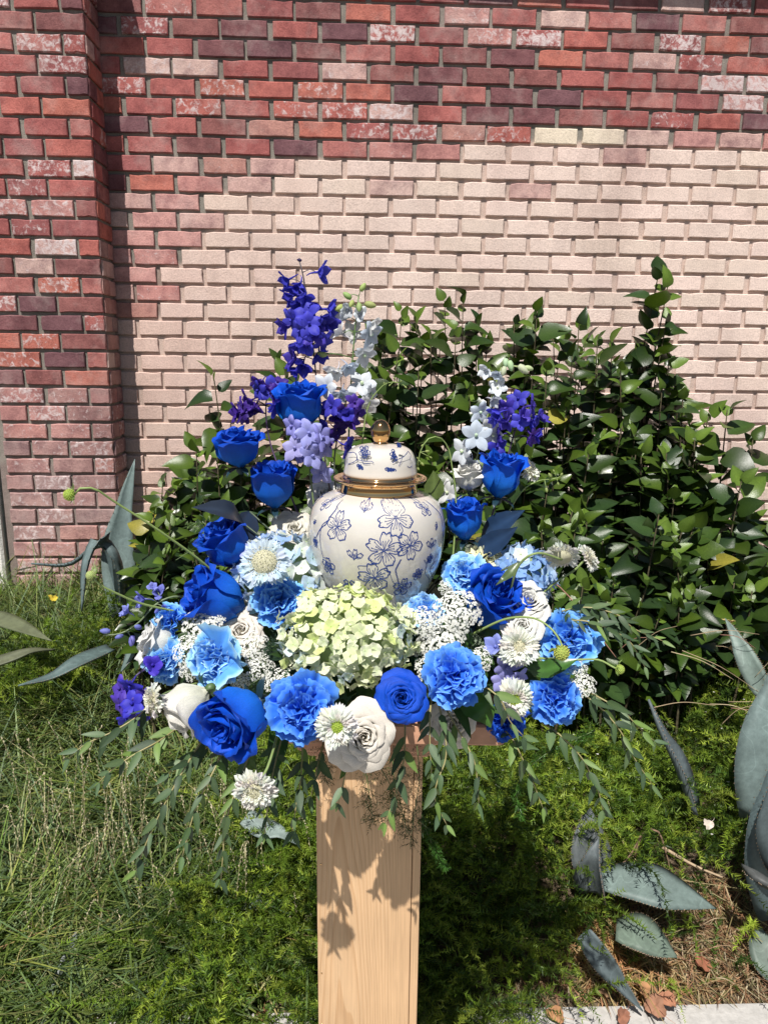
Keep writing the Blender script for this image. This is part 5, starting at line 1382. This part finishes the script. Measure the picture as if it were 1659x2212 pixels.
fl = [(1096, 1438, 56, .92, (0, -.9, -.2), 1), (1072, 1398, 50, .94, (-.5, -.7, .4), 0), (1085, 1470, 46, .92, (-.4, -.85, -.1), 1), (1116, 1462, 44, .92, (.3, -.85, -.3), 1)]
spike('delphinium', 'soft lilac delphinium florets between the two face on white pincushions', 'delphinium', [(1090, 1400, .96), (1085, 1450, .97), (1040, 1480, 1.0)], fl, [(.30, .36, .80), (.36, .36, .74)])
# green curling tendril of buds over the urn lid
def budspray(label, stem, buds, col=(.34, .42, .14)):
    b = P(*stem[-1]); root = thing('bud_spray', label, 'bud spray', Matrix.Translation(b)); path = smoothpath([P(*q) - b for q in stem], 26)
    ob('stem', mesh('stem', *tube_arr(path, .0007, .0016, 6), M_stem), root, None, (.24, .33, .10)); pm = MB()
    for (x, y, w, Y) in buds:
        p = P(x, y, Y) - b; q = min(path, key=lambda v: (v - p).length); s = w / 2 * px(x, y, Y) * 1.3
        ob('bud', M_bud, root, frame((p - q) + Vector((0, -.001, 0)), 0, p, s), col); pm.add(*tube_arr([p, q], .0006, .0006, 4))
    ob('flower_stalks', pm.build('flower_stalks', M_stem), root, None, (.24, .33, .10))
budspray('green bud spray curling over like a hook beside the urn lid', [(902, 1010, 1.08), (908, 975, 1.08), (925, 948, 1.08), (950, 945, 1.09), (968, 968, 1.1), (975, 1000, 1.1), (985, 1090, 1.1), (975, 1250, 1.08)],
         [(903, 1012, 10, 1.08), (912, 1002, 12, 1.08), (902, 990, 8, 1.08), (922, 975, 13, 1.08), (930, 988, 8, 1.08), (912, 962, 8, 1.08)])
budspray('spray of round green buds reaching out beside the small white pincushion', [(1210, 1030, 1.12), (1192, 1035, 1.12), (1160, 1040, 1.13), (1120, 1070, 1.13), (1060, 1180, 1.11)],
         [(1212, 1026, 12, 1.12), (1205, 1045, 11, 1.12), (1188, 1028, 16, 1.12), (1180, 1058, 14, 1.12), (1196, 1018, 9, 1.12), (1155, 1030, 10, 1.12)])
budspray('fine green bud spray standing in front of the shrub beside the purple cluster', [(872, 832, 1.15), (850, 825, 1.16), (820, 840, 1.17), (790, 900, 1.17), (770, 1100, 1.14)],
         [(876, 836, 9, 1.15), (866, 824, 9, 1.15), (852, 818, 9, 1.15), (842, 832, 8, 1.15), (860, 838, 9, 1.15), (830, 828, 8, 1.15)])

# ---------- lace flowers
def umbellet(seed):
    r = random.Random(seed); mb = MB()
    for k in range(26):
        a = r.uniform(0, 2 * PI); q = math.sqrt(r.random()); p = Vector((q * math.cos(a), q * math.sin(a), .25 - .25 * q * q + r.uniform(0, .12)))
        for j in range(5):
            b = j * 1.257 + seed; L = .24; u = Vector((math.cos(b), math.sin(b), .15)) * L; t = Vector((-math.sin(b), math.cos(b), 0)) * L * .55
            mb.add([p, p + u * .6 + t * .6, p + u, p + u * .6 - t * .6], [(0, 1, 2, 3)], (1, 1, 1))
        mb.add([Vector((0, 0, -.9)), Vector((.02, .02, -.9)), p], [(0, 1, 2)], (.25, .35, .15))
    return mb.build('blossoms', M_white)
UM = [umbellet(i) for i in range(4)]
def lace(x, y, Y, w, label, n=(0, -.75, .65), seed=0, cnt=17):
    r = random.Random(seed); p = P(x, y, Y); s = w / 2 * px(x, y, Y); M = frame(n, r.uniform(0, 6), p); root = thing('lace_flower', label, 'lace flower', M, 'white lace flowers in the arrangement')
    mb = MB(); hub = Vector((0, 0, -s * 1.1))
    for k in range(cnt):
        q = math.sqrt((k + .5) / cnt); a = k * 2.39996; c = Vector((q * math.cos(a) * s, q * math.sin(a) * s, r.uniform(-.25, .1) * s - .35 * s * q * q))
        ob('blossoms', r.choice(UM), root, frame(Vector((c.x, c.y, s * .9)), r.uniform(0, 6), c, s * r.uniform(.25, .34)), (.88, .88, .82))
        mb.add(*tube_arr([hub, hub.lerp(c, .5) + Vector((0, 0, -.1 * s)), c], .0005, .0005, 3))
    ob('umbel_rays', mb.build('umbel_rays', M_stem), root, None, (.20, .28, .10))
    stem_to(root, M @ hub, None, .0012, (.14, .2, .07))
for i, a in enumerate([(436, 1345, .955, 84, 'white lace flower right under the sideways blue rose'), (405, 1402, .93, 66, 'white lace flower between the two outermost light blue carnations'),
          (545, 1395, .93, 70, 'white lace flower spread over the half hidden white rose'), (562, 1442, .91, 58, 'white lace flower beside the butterfly carnation, over dark needles'),
          (604, 1470, .89, 62, 'white lace flower above the vivid carnation of the lower rim'), (578, 1528, .87, 56, 'lowest white lace flower, between the down facing blue rose and a carnation'),
          (518, 1470, .92, 40, 'small white lace tuft under the butterfly carnation'), (640, 1378, .90, 56, 'white lace flower touching the side of the green hydrangea'), (450, 1248, 1.03, 46, 'small white lace tuft above the sideways blue rose'),
          (994, 1312, .95, 96, 'broad white lace flower near the large pointed blue rose'), (952, 1378, .93, 104, 'broadest white lace flower, spread between hydrangea and carnation'), (915, 1336, .93, 70, 'white lace flower at the urn foot over a light blue carnation'),
          (928, 1440, .90, 62, 'white lace flower close above the spiral blue rose'), (1040, 1420, .92, 52, 'white lace flower between a vivid carnation and the tan centred pincushion'), (1262, 1478, .93, 54, 'outermost white lace flower behind the lower rim carnation'),
          (1250, 1440, .96, 40, 'little white lace tuft below the broad blue carnation'), (962, 1266, 1.0, 30, 'tiny white lace tuft beside the pale blue carnation'), (1168, 1290, 1.02, 34, 'white lace tuft at the edge of the pale blue hydrangea'), (410, 1440, .93, 52, 'white lace flower above the hanging white rose')]):
    lace(*a, seed=i, cnt=22 if a[3] > 80 else 15)

# ---------- eucalyptus and other greens
EL = [leafmesh('leaf', M_euc, L=1, Wd=w, n=6, fold=.12, curl=c, tip=.6, seed=i) for i, (w, c) in enumerate([(.27, .12), (.30, .25), (.24, -.08), (.33, .05)])]
EC = [(.062, .108, .045), (.048, .085, .042), (.085, .135, .06), (.11, .18, .045), (.04, .072, .038), (.06, .10, .05)]
def euc(path, label, ll=50, seed=0, gap=27, tipc=True, wd=1.0):
    r = random.Random(seed + 50); b = P(*path[0]); root = thing('eucalyptus_branch', label, 'eucalyptus branch', Matrix.Translation(b), 'eucalyptus branches round the rim')
    Lpx = sum(math.dist(a[:2], c[:2]) for a, c in zip(path, path[1:])); n = max(3, int(Lpx / gap)); pts = smoothpath([P(*q) - b for q in path], n * 3 + 1)
    ob('stem', mesh('stem', *tube_arr(pts, .0013, .0006, 5), M_stem), root, None, (.34, .30, .13))
    s = px(*path[1]); ph = r.uniform(0, 3)
    for i in range(1, n + 1):
        p = pts[i * 3]; d = (pts[i * 3] - pts[i * 3 - 2]).normalized(); sc = ll * s * (1 - .38 * (i / n) ** 2)
        o = d.orthogonal().normalized(); o = Matrix.Rotation(ph + i * 1.45 + r.uniform(-.4, .4), 3, d) @ o
        for sg in (-1, 1):
            if i == 1 and sg == 1: continue
            dd = d * r.uniform(.55, .95) + o * sg * r.uniform(.5, .85) + Vector((0, -.12, -.30)); zn = TOC(p + b) + Vector((r.uniform(-.7, .7), 0, r.uniform(-.3, .9)))
            c = r.choice(EC); v = r.uniform(.8, 1.2) * (1.25 if i > n - 2 and tipc else 1)
            ob('leaf', r.choice(EL), root, frameyz(dd, zn, p, sc * r.uniform(.75, 1.15)), (c[0] * v, c[1] * v, c[2] * v))
    ob('leaf', EL[0], root, frameyz(d, TOC(b), pts[-1], sc * .7), (.16, .25, .07))
E_L = [
 ([(340, 1500, .93), (300, 1545, .88), (245, 1580, .86), (185, 1608, .85), (150, 1638, .85)], 'eucalyptus branch stretching furthest out over the grass'),
 ([(400, 1560, .92), (345, 1600, .86), (290, 1630, .84), (240, 1665, .83), (215, 1690, .83)], 'eucalyptus branch just below the outermost one'),
 ([(450, 1580, .9), (405, 1650, .84), (355, 1740, .82), (315, 1825, .81), (295, 1880, .81)], 'long eucalyptus branch trailing down over the grass, ending in a narrow tip'),
 ([(500, 1590, .9), (470, 1650, .83), (430, 1730, .81), (410, 1790, .80), (395, 1850, .80)], 'eucalyptus branch hanging between the two long trailing ones'),
 ([(555, 1600, .9), (520, 1680, .82), (490, 1770, .80), (482, 1850, .79), (478, 1900, .79)], 'eucalyptus branch hanging lowest of all'),
 ([(610, 1590, .9), (590, 1670, .82), (580, 1740, .80), (572, 1800, .79)], 'eucalyptus branch hanging behind the lone pincushion flower'),
 ([(655, 1585, .9), (650, 1680, .85), (640, 1740, .84), (632, 1795, .83)], 'straight eucalyptus branch hanging beside the pedestal edge'),
 ([(730, 1630, .88), (746, 1655, .86), (740, 1702, .85), (731, 1735, .85)], 'short eucalyptus sprig under the full cream rose'),
 ([(875, 1560, .9), (873, 1632, .86), (861, 1696, .85), (844, 1745, .84), (832, 1778, .84)], 'eucalyptus branch hanging in front of the pedestal below the spiral rose'),
 ([(932, 1505, .88), (928, 1560, .85), (930, 1632, .84), (932, 1670, .84)], 'short eucalyptus branch over the creamy rose on the board'),
 ([(945, 1510, .88), (962, 1589, .85), (962, 1641, .84), (944, 1690, .83), (940, 1730, .83), (965, 1782, .83)], 'eucalyptus branch curling down past the pedestal edge'),
 ([(965, 1535, .9), (1005, 1604, .87), (1025, 1647, .86), (1031, 1690, .86), (1034, 1735, .86)], 'eucalyptus branch hanging clear of the board against dark fern'),
 ([(1018, 1478, .9), (1055, 1488, .87), (1085, 1518, .86), (1100, 1556, .86), (1130, 1590, .86)], 'reddish stemmed eucalyptus crossing the pincushion with a green eye'),
 ([(1230, 1470, .97), (1262, 1500, .94), (1300, 1532, .93), (1340, 1580, .92), (1368, 1635, .92), (1408, 1695, .92)], 'long eucalyptus branch reaching down over the sunny fern'),
 ([(1250, 1485, .98), (1300, 1510, .95), (1345, 1537, .94), (1380, 1572, .94), (1412, 1600, .94)], 'eucalyptus branch lying just above the long one over the fern'),
 ([(1170, 1560, .95), (1212, 1590, .91), (1252, 1632, .90), (1272, 1665, .9), (1292, 1710, .9), (1302, 1750, .9)], 'eucalyptus branch drooping below the lower rim carnation'),
 ([(1085, 1570, .95), (1109, 1600, .90), (1125, 1632, .89), (1138, 1660, .89), (1155, 1700, .89), (1172, 1745, .89)], 'eucalyptus branch in the shade beside the asparagus plume'),
 ([(1190, 1330, 1.02), (1230, 1316, 1.0), (1280, 1313, .99), (1339, 1331, .98), (1369, 1358, .98), (1430, 1384, .98)], 'upper leafy eucalyptus branch spreading out over the dark shrub'),
 ([(1200, 1350, 1.0), (1246, 1340, .98), (1289, 1348, .97), (1329, 1365, .97), (1363, 1390, .97), (1392, 1440, .97)], 'lower eucalyptus branch spreading out behind the broad carnation'),
 ([(470, 1600, .94), (430, 1625, .90), (385, 1650, .88), (340, 1700, .87)], 'eucalyptus branch half hidden under the hanging white rose'),
 ([(700, 1600, .95), (690, 1640, .9), (680, 1680, .88), (672, 1720, .88)], 'small eucalyptus sprig over the moulded cap'),
]
for i, (pth, lb) in enumerate(E_L): euc(pth, lb, 60 if i not in (17, 18) else 46, i, 29 if i not in (17, 18) else 18)

def bigleaf(path, w, label, col, seed=0, up_=(0, -.6, .8), name='leaf', cat='leaf', mat=None, nrm=None):
    """broad leaf following a path; a thing of its own, tucked between the flowers"""
    b = P(*path[0]); pts = smoothpath([P(*q) - b for q in path], 11); wm = w * px(*path[1]) / 2; V = []; C = []; U = Vector(up_)
    for i, p in enumerate(pts):
        t = i / 10; d = (pts[min(i + 1, 10)] - pts[max(i - 1, 0)]).normalized(); x = d.cross(U).normalized(); z = x.cross(d)
        ww = wm * max(.02, math.sin(PI * min(1, .04 + t ** .8 * .97))) * (1 + (.03 if i % 2 else -.03))
        for s in (-1, -.5, 0, .5, 1):
            V.append(tuple(p + x * (s * ww) + z * (abs(s) * ww * .22 + .03 * ww * math.sin(t * 17 + s * 3) * abs(s)))); g = 1.35 if s == 0 else .93 + .12 * (i % 2) * abs(s); C.append((g, g, g))
    root = thing(name, label, cat, Matrix.Translation(b))
    ob('blade', mesh('blade', V, gridf(11, 5), mat or M_leaf, C), root, None, col)
    t = CORE + Vector(((b.x) * .4, 0, 0)) + Vector((0, 0, 0)) if True else b
    ob('stalk', mesh('stalk', *tube_arr(smoothpath([Vector((0, 0, 0)), (CORE - b) * .4 + Vector((0, .01, .01)), (CORE - b) * .8], 7), .0014, .0016, 5), M_stem), root, None, (.06, .09, .05))
bigleaf([(528, 1132, 1.08), (500, 1108, 1.06), (460, 1100, 1.05), (416, 1096, 1.04)], 62, 'glossy blue black rose leaf above the outward leaning blue rose', (.025, .035, .055), up_=(.1, -.5, .9))
bigleaf([(540, 1105, 1.1), (532, 1130, 1.09), (520, 1160, 1.08), (512, 1195, 1.08)], 60, 'dark blue rose leaf in shade beside the glossy blue black one', (.018, .03, .06), up_=(.4, -.9, .1))
bigleaf([(1040, 1160, 1.12), (1070, 1140, 1.1), (1100, 1122, 1.09), (1133, 1102, 1.08)], 56, 'dark blue rose leaf reaching up beside the slim blue rose', (.02, .045, .10), up_=(-.2, -.7, .6))
bigleaf([(1025, 1195, 1.1), (1055, 1180, 1.09), (1085, 1162, 1.08), (1118, 1138, 1.07)], 52, 'lower dark blue rose leaf beside the slim blue rose', (.018, .04, .09), up_=(-.2, -.8, .5))
bigleaf([(600, 1545, .93), (602, 1590, .90), (594, 1640, .88), (588, 1690, .87)], 46, 'long dark green salal leaf above the lone pincushion flower', (.035, .09, .02), up_=(.3, -1, .1))
bigleaf([(1140, 1432, .95), (1170, 1448, .93), (1205, 1440, .92), (1248, 1424, .92)], 50, 'shiny green salal leaf under the round green seed head', (.045, .115, .022), up_=(0, -.55, .85))
bigleaf([(1010, 1490, .93), (1030, 1520, .90), (1048, 1545, .89), (1060, 1572, .89)], 72, 'broad bright green salal leaf beside the creamy rose on the board', (.06, .15, .025), up_=(-.2, -.9, .4))
bigleaf([(940, 1080, 1.13), (938, 1060, 1.13), (938, 1040, 1.13), (936, 1016, 1.13)], 44, 'yellow green leaf behind the gold urn rim', (.12, .17, .05), up_=(-.1, -1, .2))
bigleaf([(965, 1120, 1.13), (955, 1100, 1.13), (948, 1088, 1.13), (940, 1070, 1.13)], 34, 'small ferny leaf at the urn shoulder', (.05, .11, .03), up_=(-.3, -1, .2))
bigleaf([(1120, 1215, 1.0), (1100, 1240, .99), (1088, 1250, .98), (1070, 1265, .98)], 20, 'narrow olive leaf beside the pointed blue rose', (.08, .12, .05))
# collar of dark filler leaves between the flowers: keeps the foam out of sight
col_root = thing('salal_foliage', 'dark green filler leaves packed between the flowers all round', 'foliage', Matrix.Translation(CORE))
rf = random.Random(77)
for i in range(250):
    a = rf.uniform(0, 2 * PI); q = rf.uniform(.35, 1.0)
    p = Vector((math.cos(a) * .225 * q, math.sin(a) * .135 * q - .03, rf.uniform(-.03, .06) + .05 * (1 - q)))
    if math.hypot(p.x + CORE.x - UX, p.y + CORE.y - UY) < .09: continue
    d = Vector((math.cos(a), math.sin(a) - .2, rf.uniform(-.5, .5))); c = rf.choice([(.03, .07, .02), (.04, .09, .025), (.05, .10, .03), (.03, .06, .035)])
    ob('leaf', rf.choice(LEAVES + EL), col_root, frameyz(d, TOC(CORE) + Vector((rf.gauss(0, .4), 0, rf.gauss(0, .4))), p, rf.uniform(.035, .06)), c)
# needle greens
def plume(path, label, col, name='asparagus_plume', w=.02, n=150, seed=0, wd=.0007, jit=.3):
    r = random.Random(seed); b = P(*path[0]); root = thing(name, label, 'asparagus fern', Matrix.Translation(b)); pts = smoothpath([P(*q) - b for q in path], 40)
    ob('stem', mesh('stem', *tube_arr(pts, .0009, .0004, 4), M_stem), root, None, (.10, .16, .05)); mb = MB()
    for k in range(n):
        t = r.random() * 38; i = int(t); p = pts[i].lerp(pts[i + 1], t - i); d = (pts[i + 1] - pts[i]).normalized()
        o = Vector((r.gauss(0, 1), r.gauss(0, 1), r.gauss(0, 1))); o = (o - d * o.dot(d)).normalized(); L = w * r.uniform(.5, 1.1) * (1 - .45 * t / 38)
        e = p + (o + d * jit).normalized() * L
        for q in range(7):
            f = (q + 1) / 7; base = p.lerp(e, f); o2 = Vector((r.gauss(0, 1), r.gauss(0, 1), r.gauss(0, 1))).normalized(); s2 = o2.cross(d).normalized() * wd
            mb.add([base - s2, base + s2, base + (o2 + (e - p).normalized() * .6) * .0045], [(0, 1, 2)], (1, 1, 1) if q % 2 else (.8, .85, .8))
        s2 = o.cross(d) * wd * .4; mb.add([p - s2, p + s2, e], [(0, 1, 2)], (.8, .9, .7))
    ob('needles', mb.build('needles', M_grass_o, False), root, None, col, kind='stuff')
M_grass_o = organic('needle', .5, .25, (1, 1.1, .4), nscale=30, var=.15)
plume([(1285, 1578, .95), (1196, 1618, .93), (1139, 1662, .92), (1115, 1705, .92), (1128, 1770, .92)], 'bright green asparagus plume draping below the lower rim carnation', (.06, .16, .02), w=.013, n=260, seed=1)
plume([(905, 1770, 1.0), (919, 1790, .99), (942, 1842, .98), (969, 1882, .98)], 'foxtail asparagus plume poking out beside the pedestal', (.05, .14, .02), w=.011, n=170, seed=2)
for i, q in enumerate([([(770, 1620, .93), (790, 1670, .92), (800, 1730, .92), (805, 1780, .93)], (.05, .085, .025)), ([(850, 1610, .93), (850, 1670, .92), (865, 1740, .92), (880, 1800, .94)], (.045, .08, .025)), ([(900, 1600, .95), (905, 1680, .94), (895, 1760, .95), (885, 1830, .97)], (.05, .07, .035)),
          ([(810, 1640, .92), (840, 1690, .91), (850, 1720, .91), (852, 1760, .92)], (.05, .11, .02)), ([(700, 1600, .95), (690, 1640, .94), (700, 1660, .94), (705, 1690, .94)], (.08, .09, .04))]):
    plume(q[0], ['lacy plumosus fern hanging beneath the full cream rose', 'lacy plumosus fern hanging down the middle of the pedestal', 'brownish plumosus fern along the pedestal edge', 'bright plumosus tuft beneath the spiral blue rose', 'wispy plumosus sprig over the moulded cap'][i], q[1], 'plumosus_fern', .032, 90, 30 + i, .00055)
for i, q in enumerate([([(620, 1400, .95), (600, 1395, .93), (575, 1400, .92)], 'tuft of dark needle foliage beside the green hydrangea'), ([(590, 1440, .93), (570, 1460, .91), (540, 1480, .9)], 'dark needle foliage between the lace flowers')]):
    plume(q[0], q[1], (.03, .07, .035), 'needle_foliage', .03, 60, 60 + i, .0006, .8)
for i, q in enumerate([([(440, 1135, 1.04), (425, 1130, 1.03), (405, 1140, 1.02)], 'curly green bract tuft at the edge of the outward leaning blue rose'), ([(480, 1200, 1.04), (420, 1190, 1.03), (380, 1210, 1.02)], 'thin curling green leaves on the stem before the dark shrub')]):
    plume(q[0], q[1], (.14, .22, .06), 'bract_tuft', .02, 14, 70 + i, .0008)

# ------------------------------------------------------------------ fallen leaves, twigs and scraps
def dryleaf(x, y, Y, w, col, label, seed=0, zoff=0):
    r = random.Random(seed); p = P(x, y, Y); n = 9; V = []; C = []; m = px(x, y, Y) * w * .4
    for i in range(n):
        for j in range(n):
            u, v = -1 + 2 * i / (n - 1), -1 + 2 * j / (n - 1); q = max(abs(u), abs(v)); a = math.atan2(v, u); rad_ = q * (.80 + .12 * math.cos(a * 3 + seed) + .14 * noise.noise(Vector((a * 4, seed, 7))) + .08 * noise.noise(Vector((a * 2, seed, 0))))
            z = .30 * noise.noise(Vector((u * 2.2, v * 2.2, seed * 3.1))) + .22 * v * v * (1 if seed % 2 else -.3)
            V.append((rad_ * math.cos(a) * m * 1.3, rad_ * math.sin(a) * m, z * m)); C.append((1, 1, 1) if abs(v) > .2 else (1.25, 1.2, 1.15))
    root = thing('dry_leaf', label, 'dry leaf', Matrix.Translation(p) @ Matrix.Rotation(r.uniform(0, 6), 4, 'Z') @ Matrix.Rotation(r.uniform(.2, .7), 4, 'X'))
    ob('blade', mesh('blade', V, gridf(n, n), M_dry, C), root, None, col)
    ob('stalk', mesh('stalk', *tube_arr([(m * .4, 0, 0), (m * 1.5, m * .1, m * .1), (m * 2.1, m * .3, 0)], .0007, .0005, 4), M_stem), root, None, col)
YS = lambda y: 1.5 / math.tan(TH + math.atan((y - 1106) / FPX)) * .985
for i, (x, y, w, c, lb) in enumerate([(1415, 2172, 64, (.36, .19, .12), 'largest crumpled orange brown leaf on the pavement edge'), (1345, 2195, 46, (.30, .14, .09), 'curled red brown leaf lying on the pavement'), (1200, 2190, 46, (.42, .22, .11), 'tan leaf on the pavement beside the spotted agave leaf'),
     (1385, 2130, 60, (.44, .24, .12), 'pale brown leaf leaning on the litter above the pavement'), (1520, 2080, 56, (.36, .15, .09), 'red brown dry leaf beside the dusty agave leaf'), (1382, 2048, 34, (.48, .22, .13), 'small coral leaf at the rounded agave tip'),
     (1265, 2010, 38, (.52, .38, .22), 'straw coloured leaf caught on the spotted agave leaf'), (385, 2130, 54, (.44, .20, .11), 'bright rust leaf lying in the grass near the wooden post'), (565, 2190, 34, (.40, .18, .10), 'rust leaf scrap near the corner of the post'),
     (450, 2090, 30, (.34, .2, .12), 'faded brown leaf deep in the grass'), (8, 2090, 40, (.5, .36, .22), 'buff leaf at the very edge of the grass'), (1600, 1405, 60, (.60, .46, .28), 'pale crumpled leaf behind the large agave'), (1570, 1340, 40, (.62, .48, .20), 'yellow dry leaf above the large agave'),
     (115, 1292, 30, (.62, .48, .06), 'small yellow leaf in the grass at the pillar foot'), (1530, 1780, 34, (.66, .58, .50), 'white dry scrap beside the large agave'), (1440, 2160, 50, (.42, .2, .12), 'folded brown leaf beside the largest crumpled one'), (1300, 2140, 40, (.4, .24, .14), 'brown leaf under the rounded agave leaf')]):
    Y = YS(y) if y > 2000 else np.interp(y, [1250, 1350, 1800, 2000], [2.4, 2.05, 1.68, 1.56])
    dryleaf(x, y, Y, w, c, lb, i)
def twig(path, label, r=.0022, c=(.36, .24, .14), group=None):
    b = P(*path[0]); o = ob('twig', mesh('twig', *tube_arr(smoothpath([P(*q) - b for q in path], 12), r, r * .5, 5), M_dry, None), None, Matrix.Translation(b), c, label=label, cat='twig', group=group)
    a = o.data.color_attributes.new('Col', 'FLOAT_COLOR', 'POINT'); a.data.foreach_set('color', np.ones(len(o.data.vertices) * 4, np.float32))
twig([(1370, 1850, 1.66), (1388, 1800, 1.66), (1420, 1795, 1.66), (1440, 1850, 1.66), (1448, 1890, 1.66)], 'forked dry root arching over the flat blue green agave leaf', .0035, (.30, .2, .13))
twig([(1330, 1880, 1.64), (1362, 1845, 1.65), (1385, 1800, 1.66)], 'crooked root piece joined under the arching one', .003, (.30, .2, .13))
twig([(1430, 1830, 1.7), (1500, 1870, 1.67), (1560, 1895, 1.65)], 'flaky tan stick lying behind the flat agave leaf', .005, (.5, .38, .25))
twig([(1300, 1690, 1.8), (1350, 1830, 1.68), (1430, 1890, 1.64), (1600, 1920, 1.62)], 'long thin straw bending across the fern', .0012, (.5, .42, .22))
twig([(1185, 1250, 2.0), (1230, 1290, 1.95), (1330, 1420, 1.85)], 'bare pinkish stem in the shade under the shrubs', .002, (.4, .22, .16))
twig([(1340, 2125, 1.53), (1400, 2150, 1.51), (1460, 2185, 1.49)], 'bundle like strip of orange bark on the pavement edge', .006, (.5, .3, .14))
twig([(1385, 2120, 1.54), (1440, 2160, 1.50), (1500, 2170, 1.49)], 'second strip of orange bark beside the first', .005, (.45, .26, .12))
twig([(1540, 2128, 1.53), (1590, 2126, 1.53)], 'short pale stick on the pavement edge', .003, (.5, .42, .36))
for i in range(26):
    x = R.uniform(1250, 1660); y = R.uniform(1990, 2120); Y = YS(y) * .99; L = R.uniform(30, 90); a = R.uniform(-1, 1)
    twig([(x, y, Y), (x + L * .5, y + a * L * .3 - 6, Y - .01), (x + L, y + a * L * .6, Y)], 'thin dry stalk among the brown litter by the pavement', R.uniform(.0008, .0018), R.choice([(.42, .28, .17), (.5, .38, .25), (.3, .16, .1)]), 'dry stalks in the litter by the pavement')
for i in range(12):
    x = R.uniform(1280, 1640); y = R.uniform(1340, 1600); Y = np.interp(y, [1340, 1600], [2.0, 1.78]); L = R.uniform(60, 170); a = R.uniform(-.9, .9)
    twig([(x, y, Y), (x + L * .5, y + a * L * .5 - 10, Y - .03), (x + L, y + a * L, Y - .04)], 'dry stalk lying across the sunny fern near the large agave', R.uniform(.0008, .0016), R.choice([(.5, .38, .24), (.55, .45, .28), (.4, .22, .16)]), 'dry stalks lying across the fern')
